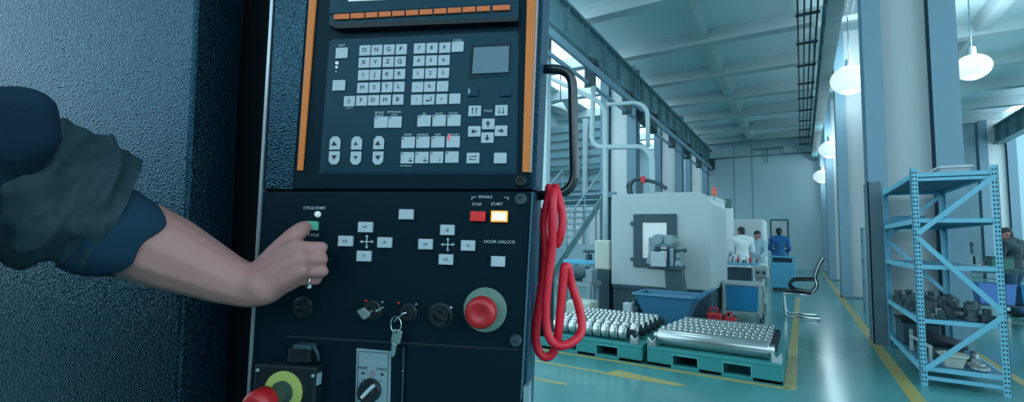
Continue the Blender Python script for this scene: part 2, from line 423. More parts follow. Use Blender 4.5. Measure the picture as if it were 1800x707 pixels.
for xs_, y in (((669, 693.5), 215), ((745, 771.5, 797.5), 212.5), ((717, 743, 769.3, 796), 250.5), ((715.5, 741, 767, 794), 277.5)):
    for i, x in enumerate(xs_):
        k = key(x, y-(i*.4), 23.5, 20.5)
        mb = MB(); pq(mb, rect(x-8, y-7-i*.4, 2.6, 2.2), .0030, .0043); 
        if y > 260 and i < 3: pq(mb, rect(x+6, y+5.5-i*.4, 6 if i < 2 else 2, 2.4), .0030, .0043); pq(mb, rect(x+6, y+1.5-i*.4, 2, 2), .0030, .0043)
        mb.build('legend', M_ink, k)
mb = MB(); pq(mb, [(788, 236), (790.5, 236), (789.5, 247), (786.8, 247)], KO, .0046); mb.build('memory_indicator', M_redled, cp)
for x, yu, yd in ((588, 251.5, 277.5), (626, 251.5, 278), (665, 251, 278)):
    for i, y in ((1, yu), (-1, yd)):
        q = rect(x-(0 if i > 0 else 1.2), y, 18.5, 23.5)
        if i > 0: pts = [(q[0][0], q[0][1]+6), (q[0][0]+5, q[0][1]), (q[1][0]-5, q[1][1]), (q[1][0], q[1][1]+6), q[2], q[3]]
        else: pts = [q[0], q[1], (q[2][0], q[2][1]-6), (q[2][0]-5, q[2][1]), (q[3][0]+5, q[3][1]), (q[3][0], q[3][1]-6)]
        mb = MB(); pq(mb, pts, KO, .0042); k = mb.build('override_key', M_key, cp, bevel=.0006, seg=1)
        s_ = 5 if x != 626 else 3.6; yy = y+i*1.0
        mb = MB(); pq(mb, [(x-1-s_, yy+i*s_*.7), (x-1+s_, yy+i*s_*.7), (x-1, yy-i*s_*.9)], .0034, .0046); mb.build('legend', M_ink, k)
for x, y, rot, two in ((834, 195, 0, 1), (881, 194, PI, 1), (858, 218, 0, 0), (833.5, 231, -PI/2, 0), (880.5, 230, PI/2, 0), (856.5, 242, PI, 0)):
    k = key(x, y, 22, 19); mb = MB()
    if two:
        for d in (-3.4, 3.4):
            s_ = 6 if rot == 0 else -6
            pq(mb, rect(x+d, y, 1.1, 11), .0030, .0043); pq(mb, [(x+d, y-s_*1.05), (x+d+2, y-s_*.45), (x+d-2, y-s_*.45)], .0030, .0043)
    else: arrow_up(mb, x-.3, y, 5.6, .0043, rot, .24)
    mb.build('legend', M_ink, k)
k = key(831, 278, 22.5, 19); mb = MB()
for d, sg in ((-2.6, 1), (2.6, -1)):
    pq(mb, rect(831, 278+d, 12, 1.2), .0030, .0043); pq(mb, rect(831+sg*5, 278+d-1, 2.6, 1.8), .0030, .0043)
mb.build('legend', M_ink, k)
key(879, 278, 22.5, 19)
# touch pad with its recess and two buttons
mb = MB(); pq(mb, [(824, 78), (902, 73), (899, 133), (822, 138)], KO, .0024); mb.build('touchpad_frame', M_bar, cp, bevel=.0005)
mb = MB(); pq(mb, [(828, 80), (898.5, 76), (896, 130), (825, 134)], .0024, .0028); mb.build('touchpad_well', M_hole, cp)
mb = MB(); pq(mb, [(832.5, 83), (895, 80), (893.5, 127), (829.5, 130)], .0024, .0046); mb.build('touchpad', M_pad, cp, bevel=.0008)
for x in (831, 889.5):
    mb = MB(); pq(mb, rect(x, 160, 19, 18), KO, .0040); k = mb.build('touchpad_button', M_bar, cp, bevel=.0008)
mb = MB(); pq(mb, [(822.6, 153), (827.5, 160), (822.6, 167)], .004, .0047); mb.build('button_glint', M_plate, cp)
# captions
for s_, x, y, h in (('RESET', 601, 80, 3.6), ('CLEAR', 804, 71, 4), ('SHIFT', 614, 190, 4), ('PAGE', 858, 195, 4.6), ('SINGLE', 667, 198, 4), ('BLOCK', 667, 203, 3.6), ('OPTIONAL', 693, 197, 4), ('STOP', 693, 202, 3.6),
                    ('EIA', 746, 200, 3.4), ('OFFSET', 772, 200, 3.4), ('MACRO', 797, 199, 3.4), ('RAPID', 717, 237, 4), ('HANDLE', 743, 237, 4), ('TAPE', 769, 237, 4), ('MEMORY', 797, 237, 4)):
    text(s_, x, y, h, KO+.0003, M_white, cp, 'caption')
mb = MB(); pq(mb, rect(713, 291.5, 20, 1.2), KO, KO+.0004); mb.build('caption_rule', M_white, cp)
mb = MB(); pq(mb, rect(770, 203, 66, .8), KO, KO+.0004); mb.build('caption_rule', M_plate, cp)
# lower panel
LO = -.001
for s_, x, y, h in (('CYCLE START', 553, 366, 5.2), ('CYCLE', 551, 413.5, 5.2), ('SPINDLE', 853, 346.5, 5), ('STOP', 838, 359.5, 5.4), ('START', 873.5, 359, 5.4), ('DOOR UNLOCK', 878, 425.5, 5.6)):
    text(s_, x, y, h, LO+.0004, M_white, cp, 'caption')
mb = MB(); pq(mb, [(829, 346), (837, 346), (837, 347.2), (829, 347.2)], LO, LO+.0005); pq(mb, [(829, 346), (830.2, 346), (830, 351), (828.8, 351)], LO, LO+.0005); mb.build('caption_rule', M_white, cp)
mb = MB(); pq(mb, [(886, 346.5), (894, 346.5), (894, 347.7), (886, 347.7)], LO, LO+.0005); pq(mb, [(892.8, 346.5), (894, 346.5), (893.8, 352), (892.6, 352)], LO, LO+.0005); mb.build('caption_rule', M_white, cp)
mb = MB(); mb.lathe(Q(559.5, 377, LO), N, [(.0046, 0), (.0044, .003), (.002, .0045), (0, .0047)], 16); mb.build('cycle_indicator', M_led, cp, smooth=True)
def lkey(x, y, w, h, leg=None, m=M_key, hgt=.006, lab=None, name='key'):
    mb = MB(); pq(mb, rect(x, y, w+3, h+3), LO, LO+.0012); mb.build('key_collar', M_black, cp)
    mb = MB(); pq(mb, rect(x, y, w, h), LO, LO+hgt); k = mb.build(name, m, cp, lab, bevel=.0009)
    if leg: text(leg, x, y, 5.5, LO+hgt+.0003, M_ink, k)
    return k
lkey(545.5, 397, 21, 16, None, M_green, .007, 'green cycle start button under the thumb', 'button')
lkey(713, 377, 25, 18)
for x, y, l in ((641, 399.5, '+Y'), (606, 424, '+X'), (675, 426.5, '-X'), (638.5, 450.5, '-Y'), (785.5, 404.5, '-Z'), (747, 429.5, '+4'), (822, 432, '-4'), (783, 456.5, '+Z'), (875, 460, None)):
    lkey(x, y, 24.5, 18.5, l)
for x, y in ((644.5, 425), (787, 430)):
    mb = MB()
    pq(mb, rect(x, y, 22, 1.6), LO, LO+.0006); pq(mb, rect(x, y, 1.6, 22), LO, LO+.0006)
    for a in range(4):
        c, n_ = math.cos(a*PI/2), math.sin(a*PI/2)
        pq(mb, [(x+u_*c-v_*n_, y+u_*n_+v_*c) for u_, v_ in ((0, -12.5), (2.8, -8), (-2.8, -8))], LO, LO+.0006)
    mb.build('jog_cross', M_white, cp)
lkey(839, 380.5, 26, 17.5, None, M_red2, .008, 'red spindle stop button', 'button')
k = lkey(877, 380.5, 29, 20, None, M_litedge, .007, 'lit white and amber spindle start button', 'button')
mb = MB(); pq(mb, rect(877, 380.5, 24, 15), .004, .0082); mb.build('lens', M_lit, k, bevel=.0006)
# bolts
for x, y in ((915, 318.5), (915.5, 350.5), (906.5, 599)):
    mb = MB(); c = Q(x, y, 0); mb.lathe(c, N, [(.0085, -.002), (.0085, .001), (.0065, .0045), (.0038, .0045), (.0036, .002), (0, .002)], 20); mb.build('bolt', M_black if y < 340 else M_dark, cp, smooth=False)
# seams of the lower compartments
mb = MB(); pq(mb, [(505, 590), (712, 602), (920, 614), (920, 617), (712, 605.5), (505, 593)], LO-.001, LO+.0005); mb.build('seam', M_hole, cp)
mb = MB(); pq(mb, [(716, 606), (918, 617.5), (912, 760), (710, 760)], LO, LO+.003); mb.build('drawer_front', M_panel, cp, bevel=.001)
mb = MB(); pq(mb, [(708, 612), (710.5, 612), (706, 760), (703.5, 760)], LO, LO+.0035); mb.build('seam_trim', M_dark, cp)
mb = MB(); mb.ball(Q(708, 652.5, .003), .0012, 8); mb.build('screw', M_plate, cp)
# key switches and rotary switch
def switch(x, y, r_=.011):
    mb = MB(); mb.lathe(Q(x, y, LO), N, [(r_*1.25, 0), (r_*1.25, .003), (r_, .0045), (r_*.95, .009), (r_*.5, .009), (r_*.45, .006), (0, .006)], 24)
    return mb.build('switch_body', M_black, cp, smooth=False)
switch(656, 546); switch(719, 549, .010); k = switch(775, 555, .014)
mb = MB(); c = Q(775, 555, .008); mb.beam(c-U*.010+V((0, 0, .006)), c+U*.010-V((0, 0, .006)), .006, .012, N); mb.build('grip', M_black, k, bevel=.001)
k = switch(534, 540, .012); mb = MB(); c = Q(534, 540, .008); mb.beam(c-U*.009, c+U*.009, .006, .010, N); mb.build('grip', M_black, k, bevel=.001)
for x, y, m, r_ in ((643, 529, M_red, 2.4), (700.5, 533, M_red, 2.4), (671.5, 531.5, M_plate, 1.8), (731, 535, M_plate, 1.8), (761.5, 539, M_led, 1.7), (792.5, 541, M_led, 1.7), (662, 546.5, M_plate, 2.2), (667, 543, M_plate, 1.6)):
    mb = MB(); pq(mb, polyc(x, y, r_, 10), LO, .0011 if x not in (662, 667) else .012); mb.build('mark', m, cp)
# emergency stop on the right
def estop(px, py, disc, ring_r, head, hr, hh, mh, name):
    e = MB(); e.lathe(Q(px, py, LO), N, [(ring_r, 0), (ring_r, .002), (ring_r*.97, .0028), (0, .0028)], 40); d = e.build(name, disc, cp)
    e = MB(); e.lathe(Q(px, py, LO), N, [(hr*.62, .0028), (hr*.62, hh*.45), (hr*.55, hh*.5)], 28); e.build('stem', M_black, d)
    e = MB(); e.lathe(Q(px, py, LO), N, [(hr*.6, hh*.42), (hr*.98, hh*.46), (hr, hh*.55), (hr*.99, hh*.8), (hr*.93, hh*.93), (hr*.8, hh), (hr*.45, hh*1.01), (hr*.4, hh*.985), (0, hh*.985)], 36); e.build('mushroom_head', mh, d, smooth=True)
    return d
ppx = pxm(Q(853, 545))
estop(852.8, 544.5, M_disc, 38.8*ppx, 'r', 27*ppx, .036, M_red, 'emergency_stop')
# emergency stop lower left on its black box
mb = MB(); pq(mb, [(447, 640), (556, 646), (548, 770), (438, 770)], LO, .020); bx = mb.build('switch_box', M_black, cp, bevel=.003)
c0 = Q(499, 689, .020); pp = pxm(c0)
e = MB(); e.lathe(c0, N, [(36*pp, 0), (36*pp, .003), (0, .003)], 40); d = e.build('emergency_stop', M_yell, cp, 'red emergency stop button on a yellow ring, lower left')
e = MB(); e.lathe(c0, N, [(20*pp, .003), (20*pp, .006), (15*pp, .0065), (14*pp, .04)], 30); e.build('stem', mat('dark_olive_plastic', (.03, .06, .05), .5), d)
hr = 24.5*pp
e = MB(); e.lathe(c0, N, [(hr*.6, .034), (hr*.98, .036), (hr, .042), (hr*.98, .052), (hr*.86, .059), (hr*.5, .0605), (0, .0605)], 36); e.build('mushroom_head', M_red, d, smooth=True)
for x, y in ((453, 651), (550, 661)):
    mb = MB(); mb.ball(Q(x, y, .021), 3.4*pp, 10); mb.build('screw', M_plate, bx)
mb = MB(); pq(mb, [(557, 657), (559.5, 657), (558, 678), (555.5, 678)], .012, .021); mb.build('box_edge', M_plate, bx)
# hasp latch above it
mb = MB(); pq(mb, [(506, 612), (545, 612), (545, 640), (503, 640)], LO, .012); hp = mb.build('hasp', M_black, cp, bevel=.003)
mb = MB(); pq(mb, [(513, 606), (543, 607), (545, 612), (545, 617), (515, 615)], .004, .022); mb.build('hasp_plate', M_dark, hp, bevel=.002)
mb = MB(); mb.tube(smooth_path([Q(547, 608, .012), Q(553, 612, .014), Q(558, 622, .014), Q(560, 634, .008)]), .0022, 8); mb.build('hasp_loop', M_dark, hp)
# selector plate
mb = MB(); pq(mb, [(626.5, 612.5), (687, 618), (684, 760), (623, 760)], LO, .0012); sp = mb.build('selector_plate', M_plate, cp, 'pale grey plate with a black rotary selector', bevel=.0005)
mb = MB()
for a, b_ in (((630, 617.5), (683, 621.5)), ((683, 621.5), (680.5, 720)), ((630, 617.5), (627.5, 720))):
    mb.beam(Q(*a, .0013), Q(*b_, .0013), .0007, .0006, N)
mb.build('plate_border', M_ink, sp)
text('MODE', 637.5, 647, 4.6, .0016, M_ink, sp, 'caption'); text('CHECK', 671, 649.5, 4.6, .0016, M_ink, sp, 'caption')
mb = MB(); arrow_up(mb, 638.5, 656.5, 4, .0018, -PI/2, .2); arrow_up(mb, 671, 658.5, 4, .0018, PI*.7, .2)
for x, y in ((640, 668), (669, 670)): pq(mb, rect(x, y, 1.6, 3), .0010, .0018)
mb.build('plate_arrows', M_ink, sp)
mb = MB(); c = Q(655, 657.5, .0018); n_ = 18; R_ = 4.2*pp
mb.tube([c+U*(R_*math.cos(2*PI*i/n_))+V((0, 0, R_*math.sin(2*PI*i/n_))) for i in range(n_)], .0008, 6, closed=True); mb.build('plate_mark', mat('faded_red_ink', (.3, .16, .17), .6), sp)
c = Q(651.5, 685.5, .0012)
mb = MB(); mb.lathe(c, N, [(20*pp, 0), (20*pp, .004), (17*pp, .006), (15.5*pp, .016), (14*pp, .018), (0, .018)], 36); kb = mb.build('selector_knob', M_black, sp)
mb = MB(); pq(mb, [(651, 678), (655.5, 682.5), (636, 703), (631.5, 698.5)], .012, .0215); mb.build('pointer', M_key, kb, bevel=.001)
# side grab handle of the panel
hz = -.055
hp_ = rounded([Q(938, 122, hz), Q(1006, 121, hz), Q(1011, 340, hz), Q(932, 345, hz)], .042, 8)
mb = MB(); mb.tube(hp_, 8.3*pxm(hp_[3]), 18); mb.build('grab_handle', M_blackgl, cp, 'glossy black tubular handle on the right side', smooth=True)
# support arm under/behind the panel
mb = MB(); a = Q(952, 366, -.13); b_ = Q(948, 592, -.13); mb.prism([a-U*.16, a+U*.017, b_+U*.018, b_-U*.16], -N*.06); mb.build('support_bracket', M_recess, cp, bevel=.003)
mb = MB(); s0 = Q(640, 720, -.06); mb.prism([up(s0, 0)-U*.13, up(s0, 0)+U*.13, up(s0, 1.13)+U*.13, up(s0, 1.13)-U*.13], -N*.07); mb.build('pedestal', M_recess, cp, bevel=.004)
# keys hanging in the second lock
kr = thing('key_ring', Q(697, 580, .004), 'silver key and split ring hanging from the lock below the jog keys', 'key')
mb = MB(); mb.tube(smooth_path([Q(719, 549, .008), Q(714, 550, .018), Q(706, 553, .020), Q(697, 562, .018), Q(692, 566, .014)]), .0014, 8); mb.build('lock_key', M_chrome, kr, smooth=True)
mb = MB(); c = Q(696, 571, .016); mb.tube([c+U*(.0085*math.cos(2*PI*i/24))*.95+V((0, 0, .0105*math.sin(2*PI*i/24)))+N*(.002*math.cos(2*PI*i/24)) for i in range(24)], .0010, 8, closed=True); mb.build('split_ring', M_chrome, kr, smooth=True)
mb = MB(); pq(mb, [(691, 579), (703, 581), (707, 584), (703, 603), (698, 607), (688, 603), (687, 598)], .013, .0165); pq(mb, [(688, 602), (697, 606), (694, 624), (690, 629), (687, 626)], .014, .0158); mb.build('spare_key', M_steel, kr, bevel=.0006)
mb = MB(); pq(mb, polyc(698, 583.5, 2.4, 10), .016, .0169); mb.build('key_hole', M_hole, kr)
k1 = thing('switch_key', Q(638, 552, .004), 'grey headed key standing tilted in the left key switch', 'key')
mb = MB(); pq(mb, [(626, 547), (638, 541), (650, 551), (649, 556), (640, 563), (636, 561)], .022, .027); mb.build('key_head', mat('key_head_plastic', (.20, .24, .24), .4, metal=.3), k1, bevel=.0012)
mb = MB(); mb.beam(Q(642, 551, .024), Q(655, 546.5, .008), .004, .0015, N); mb.build('key_blade', M_steel, k1)
# red cord hanging on the handle
def cordp(pts): return smooth_path([Q(x, y, o) for x, y, o in pts], 6)
rc = thing('cord', Q(975, 629, -.04), 'red cord looped and knotted over the lower bend of the black handle', 'cord')
rr = 7.6*pxm(Q(970, 480, -.04))
mb = MB(); mb.tube(cordp([(969, 333, -.033), (961, 362, -.035), (956, 395, -.04), (959, 440, -.04), (954, 490, -.045), (946, 545, -.045), (942, 590, -.045), (947, 617, -.045), (960, 628, -.045), (973, 619, -.045), (981, 590, -.042), (986, 540, -.04), (990, 490, -.04), (993, 470, -.04), (999, 473, -.045), (1005, 500, -.05), (1015, 530, -.05), (1022, 560, -.05), (1022, 582, -.045), (1010, 599, -.035), (988, 608, -.026), (970, 600, -.024), (961, 575, -.026), (960, 535, -.026), (964, 490, -.026), (970, 440, -.026), (972, 390, -.022), (972, 350, -.024), (973, 335, -.033)]), rr, 12)
mb.build('long_loop', M_rope, rc, smooth=True)
mb = MB(); mb.tube(cordp([(978, 334, -.036), (985, 358, -.03), (989, 385, -.03), (986, 412, -.03), (978, 430, -.035), (969, 415, -.05), (965, 390, -.05), (966, 360, -.045), (970, 334, -.04)]), rr*.95, 12); mb.build('short_loop', M_rope, rc, smooth=True)
mb = MB(); c = Q(973, 343.5, hz); ax = (Q(985, 343, hz)-Q(960, 344, hz)).normalized(); w_ = ax.orthogonal().normalized(); w2 = ax.cross(w_); R2 = 9*pxm(c)+rr*.8
for d in (-.006, .004): mb.tube([c+ax*d+(w_*math.cos(2*PI*i/20)+w2*math.sin(2*PI*i/20))*R2 for i in range(20)], rr*.9, 10, closed=True)
mb.build('knot', M_rope, rc, smooth=True)
# ================================================================== PEOPLE
def figure(name, loc, face, H, label, jo, cols, voxel=.010, group=None, extra=None, skinm=None):
    """jo: joints in body axes (x right, y forward, z up) for a 1.75 m figure; cols: shirt, trousers, shoe materials."""
    root = thing(name, loc, label, 'person', group)
    EYES = mat('eye_white', (.42, .44, .44), .3); PUP = mat('dark_iris', (.015, .012, .01), .3)
    k = H/1.75; c, s_ = math.cos(face), math.sin(face)
    def W(p): x, y, z = p; return V(loc)+V(((x*c-y*s_)*k, (x*s_+y*c)*k, z*k))
    J = {kk: W(v) for kk, v in jo.items()}
    def cap(a, r1, b_, r2, g=0): return (J[a] if isinstance(a, str) else a, (r1+g)*k, J[b_] if isinstance(b_, str) else b_, (r2+g)*k)
    hd = jo['head']; fw = V(jo.get('look', (0, 1, 0))).normalized(); rt = fw.cross(V((0, 0, 1))).normalized(); upv = rt.cross(fw)
    def HP(x, y, z): return W(V(hd)+rt*x+fw*y+upv*z)
    sk = [(HP(0, -.018, .035), .086*k, HP(0, .012, .03), .080*k), (HP(0, .02, -.01), .066*k, HP(0, .055, -.083), .034*k),
          (HP(0, .088, .018), .007*k, HP(0, .106, -.018), .010*k), (HP(-.009, .096, -.022), .008*k, HP(.009, .096, -.022), .008*k),
          (HP(-.019, .083, -.050), .0065*k, HP(.019, .083, -.050), .0065*k), (HP(-.016, .083, -.061), .006*k, HP(.016, .083, -.061), .006*k),
          (HP(-.036, .070, .030), .014*k, HP(.036, .070, .030), .014*k),
          (HP(-.036, .052, -.015), .030*k, HP(-.018, .062, -.06), .024*k), (HP(.036, .052, -.015), .030*k, HP(.018, .062, -.06), .024*k),
          cap('neck', .055, HP(0, -.02, -.06), .052)]
    for sx in (-1, 1): sk.append((HP(sx*.08, -.005, .015), .016*k, HP(sx*.085, -.012, -.02), .012*k))
    tor = [('pelvis', .125, 'belly', .125), ('belly', .125, 'chest', .14), ('chest', .13, 'neck', .075)]
    def torso(g, upto=0):
        L = []
        for sx in ('l', 'r'):
            L += [cap('sh'+sx, .062, 'chest', .12, g), cap('sh'+sx, .058, 'neck', .055, g), cap('hip'+sx, .105, 'belly', .11, g)]
        L += [cap('pelvis', .125, 'belly', .12, g), cap('belly', .12, 'chest', .13, g)]
        return L
    def arms(g, cut=1.0):
        L = []
        for sx in ('l', 'r'):
            if 'el'+sx not in J: continue
            e = J['el'+sx]; h = J['ha'+sx]
            L += [cap('sh'+sx, .056, e, .043, g), cap(e, .042, e+(h-e)*cut, .042-(.013*cut), g)]
        return L
    def legs(g, cut=1.0):
        L = []
        for sx in ('l', 'r'):
            kn, an = J['kn'+sx], J['an'+sx]
            L += [cap('hip'+sx, .092, kn, .058, g), cap(kn, .057, kn+(an-kn)*cut, .057-.017*cut, g)]
        return L
    hands = []
    for sx, sg in (('l', -1), ('r', 1)):
        if 'el'+sx not in J: continue
        d = (J['ha'+sx]-J['el'+sx]).normalized(); sd = d.cross(V((0, 0, 1)))
        sd = sd.normalized() if sd.length > .1 else V((c, s_, 0))
        dn = sd.cross(d); h = J['ha'+sx]
        hands.append((h, .027*k, h+d*.075*k, .03*k))
        for i, ln in enumerate((.07, .08, .075, .055)):
            b0 = h+d*.08*k+sd*(i-1.5)*.019*k; b1 = b0+d*ln*.55*k-dn*.012*k; b2 = b1+d*ln*.3*k-dn*.03*k
            hands += [(b0, .010*k, b1, .009*k), (b1, .009*k, b2, .008*k)]
        t0 = h+d*.03*k+sd*sg*-.025*k; hands.append((t0, .012*k, t0+d*.045*k+sd*sg*-.03*k, .010*k))
    feet = []
    for sx in ('l', 'r'):
        an = J['an'+sx]; fz = V((-s_, c, 0)); feet += [(V((an.x, an.y, loc[2]+.05*k))-fz*.03*k, .045*k, V((an.x, an.y, loc[2]+.035*k))+fz*.15*k, .034*k)]
    body = organic('body', sk+torso(0)+arms(0)+legs(0)+hands+[(a, r1*.85, b_, r2*.85) for a, r1, b_, r2 in feet]+(extra or []), voxel, skinm or M_skin, root, 5 if voxel > .005 else 6)
    sh = organic('shirt', torso(.016)+arms(.014, .86), voxel*1.3 if voxel > .005 else .007, cols[0], root, 5, wrinkle=lambda co: .007*noise.noise(co*14)) if cols[0] else None
    organic('trousers', [cap('pelvis', .135, 'pelvis', .13)]+legs(.018, .96)+[cap('hipl', .115, 'hipr', .115)], max(voxel*1.3, .010), cols[1], root, 5, wrinkle=lambda co: .006*noise.noise(co*12))
    if voxel < .005:
        for sx in (-1, 1):
            mb = MB(); mb.ball(HP(sx*.031, .069, .008), .0125*k, 14); ey = mb.build('eye', EYES, root); mb = MB(); mb.ball(HP(sx*.031, .0775, .007), .0055*k, 10); mb.build('iris', PUP, ey)
    for f in feet: organic('shoe', [f], max(voxel, .008), cols[2], root, 3)
    organic('hair', [(HP(0, -.03, .055), .088*k, HP(0, .008, .06), .082*k), (HP(0, -.055, .0), .066*k, HP(0, -.045, -.05), .052*k)], max(voxel, .008), M_hair, root, 3, wrinkle=lambda co: .004*noise.noise(co*60))
    return root, J, W, HP
STAND = dict(hipl=(-.095, 0, .9), hipr=(.095, 0, .9), knl=(-.10, .02, .49), knr=(.10, .02, .49), anl=(-.10, -.02, .09), anr=(.10, -.02, .09),
             pelvis=(0, 0, .95), belly=(0, .01, 1.10), chest=(0, 0, 1.29), neck=(0, -.01, 1.48), shl=(-.19, -.01, 1.42), shr=(.19, -.01, 1.42),
             head=(0, .02, 1.61), ell=(-.25, .02, 1.13), elr=(.25, .02, 1.13), hal=(-.2, .22, 1.0), har=(.2, .22, 1.0))
# ------------------------------------------------ the operator
shp = Q(-300, 330, .34)                                   # right shoulder
body_c = shp-U*.20
def P3(px, py, off, rpx): 
    q = Q(px, py, off); return q, rpx*pxm(q)
def chain(*pts):
    out = [P3(*p) for p in pts]; return [(a[0], a[1], b_[0], b_[1]) for a, b_ in zip(out, out[1:])]
arm = []
arm += chain((-40, 335, .24, 66), (60, 355, .205, 60), (150, 385, .165, 66), (232, 417, .134, 70), (290, 443, .112, 66), (340, 465, .096, 56), (395, 490, .078, 45), (436, 504, .068, 37.5), (460, 502, .066, 37))
# back of the hand
for a, b_ in (((520, 437, .056, 19), (455, 486, .066, 26)), ((527, 455, .062, 18), (458, 498, .068, 30)), ((526, 474, .060, 18), (458, 505, .066, 32)), ((512, 490, .052, 20), (452, 508, .062, 32))):
    arm += chain(a, b_)
arm += chain((520, 437, .056, 18), (527, 455, .060, 18), (526, 474, .058, 18), (514, 488, .052, 19))
arm += chain((500, 492, .045, 22), (470, 505, .050, 30))
# palm side
arm += chain((500, 450, .036, 22), (470, 490, .046, 28))
# fingers: knuckle, middle joint, end joint, tip
arm += chain((527, 436, .056, 12.5), (567, 434.5, .036, 10.2)) + chain((567, 434.5, .036, 10.2), (562, 438, .016, 9), (540, 442, .014, 8.2))
arm += chain((530, 455, .060, 12.5), (567.5, 455.5, .038, 10.4)) + chain((567.5, 455.5, .038, 10.4), (560, 458, .016, 9), (536, 460, .016, 8.2))
arm += chain((527, 476, .056, 12.5), (568, 477.5, .034, 10.6)) + chain((568, 477.5, .034, 10.6), (560, 478, .015, 9), (536, 478, .016, 8.2))
arm += chain((517, 491, .050, 11.5), (557, 493, .030, 8.8)) + chain((557, 493, .030, 8.8), (550, 493, .014, 8), (530, 492, .016, 7.5))
# thumb
arm += chain((462, 480, .062, 26), (494, 441, .050, 21.5), (517, 415, .037, 17), (530, 403.5, .027, 14.5), (537.5, 400, .018, 11.5))
jo = dict(STAND)
kk = 1.74/1.75
face_ang = math.atan2(-N.y, -N.x)-PI/2
inv = Matrix.Rotation(-face_ang, 3, 'Z')
loc_op = V((body_c.x, body_c.y, 0))
jo['shr'] = tuple(inv @ (shp-loc_op)/kk)
zoff = jo['shr'][2]-1.42
for q_ in ('neck', 'shl', 'chest', 'head'): jo[q_] = (jo[q_][0], jo[q_][1], jo[q_][2]+zoff*.9)
jo['look'] = (.35, 1, -.3)
jo.pop('elr'); jo.pop('har')
elb = P3(-40, 335, .24, 66)[0]
op_extra = arm + [(shp, .056, elb, .05)]
op, J, Wf, HPf = figure('person', loc_op, face_ang, 1.74, 'person in a navy work shirt with rolled sleeve pressing the green button with the thumb', jo, (None, M_trous, M_black), .003, extra=op_extra)
# navy shirt with the right sleeve rolled below the elbow
def capW(a, r1, b_, r2): return (a, r1, b_, r2)
L = []
for sx in ('l', 'r'): L += [(J['sh'+sx], .075, J['chest'], .142), (J['sh'+sx], .07, J['neck'], .07), (J['hip'+sx], .122, J['belly'], .128)]
L += [(J['pelvis'], .14, J['belly'], .138), (J['belly'], .138, J['chest'], .148)]
L += [(J['shl'], .07, J['ell'], .058), (J['ell'], .057, J['ell']+(J['hal']-J['ell'])*.8, .042)]
L += [(shp, .080, P3(-110, 320, .27, 130)[0], P3(-110, 320, .27, 130)[1])]
L += chain((-130, 310, .27, 120), (-90, 340, .25, 110))
L += chain((-70, 198, .275, 46), (60, 193, .268, 40), (56, 236, .262, 46), (0, 285, .26, 56), (-70, 330, .25, 90))
SL = chain((-30, 325, .235, 134), (60, 335, .205, 127), (128, 348, .178, 113), (168, 368, .158, 106), (214, 404, .142, 88))
fold_c = Q(120, 300, .2)
cB = Q(241, 421, .135); rd = (cB-EYE).normalized(); DB = (cB-EYE).length
ev = ray(277, 356).normalized()*DB-cB+EYE; ev -= rd*ev.dot(rd); rE = ev.length; ev.normalize()
cax = ev.cross(rd)
if cax.dot(U) < 0: cax = -cax
cax = (cax+rd*.16).normalized()
cA = cB-cax*.036
axn = (Q(206, 396, .143)-Q(20, 330, .22)).normalized()
def ridge(p): return (1-abs(noise.noise(p)))**3
def wr(co):
    q = co-fold_c; t = q.dot(axn); r_ = q-axn*t
    p = V((t*26, r_.x*9, r_.z*9))+V((0, 0, 3))
    return .013*(ridge(p)-.45)+.007*(ridge(V((t*60, r_.x*18+4, r_.z*18)))-.4)+.004*noise.noise(co*V((9, 9, 12)))+.0025*noise.noise(co*45)
def wr2(co): return .010*noise.noise(co*9+V((4, 0, 1)))+.005*(ridge(co*V((14, 14, 7)))-.4)
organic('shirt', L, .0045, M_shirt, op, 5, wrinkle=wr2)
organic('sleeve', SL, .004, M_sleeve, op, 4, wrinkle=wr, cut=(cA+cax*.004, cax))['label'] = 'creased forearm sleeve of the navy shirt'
# rolled cuff: a thick band around the forearm
ax = (cB-cA).normalized(); rA, rB = rE*1.06, rE*.955
mb = MB(); Ln = (cB-cA).length
nseg = 64; a_ = ax.orthogonal().normalized(); c_ = ax.cross(a_)
prof = [(rA*.86, -.012), (rA*1.0, -.010), (rA*1.045, .0), (rA*1.05, Ln*.4), (rB*1.05, Ln*.85), (rB*1.03, Ln), (rB*.99, Ln+.002), (rB*.95, Ln), (rB*.93, Ln*.6), (rB*.88, 0)]
rings = []
for r_, h in prof:
    rings.append([mb.bm.verts.new(cA+ax*(h+.006*math.sin(2*PI*k/nseg*2+1)+.004*math.sin(2*PI*k/nseg*5))+(a_*math.cos(2*PI*k/nseg)+c_*math.sin(2*PI*k/nseg))*r_*(1+.018*math.sin(2*PI*k/nseg*3+h*60)+.008*math.sin(2*PI*k/nseg*9+h*90))) for k in range(nseg)])
for A, B in zip(rings, rings[1:]+rings[:1]):
    for k in range(nseg): mb._f([A[k], A[(k+1) % nseg], B[(k+1) % nseg], B[k]])
cf = mb.build('rolled_cuff', M_cuff, op, 'turned up cuff of the navy sleeve', smooth=True)
# ring on the little finger
c = Q(541, 494, .0415); d = (Q(557, 493, .030)-Q(517, 491, .050)).normalized(); a_ = d.orthogonal().normalized(); b2 = d.cross(a_); R_ = 10.4*pxm(c)
mb = MB(); mb.tube([c+(a_*math.cos(2*PI*i/24)+b2*math.sin(2*PI*i/24))*R_ for i in range(24)], .0013, 8, closed=True); rg = mb.build('finger_ring', M_chrome, op, 'small silver ring', smooth=True)
mb = MB(); mb.ball(Q(543.5, 504, .0425), 4*pxm(c), 12); mb.build('ring_stone', M_white, rg, smooth=True)
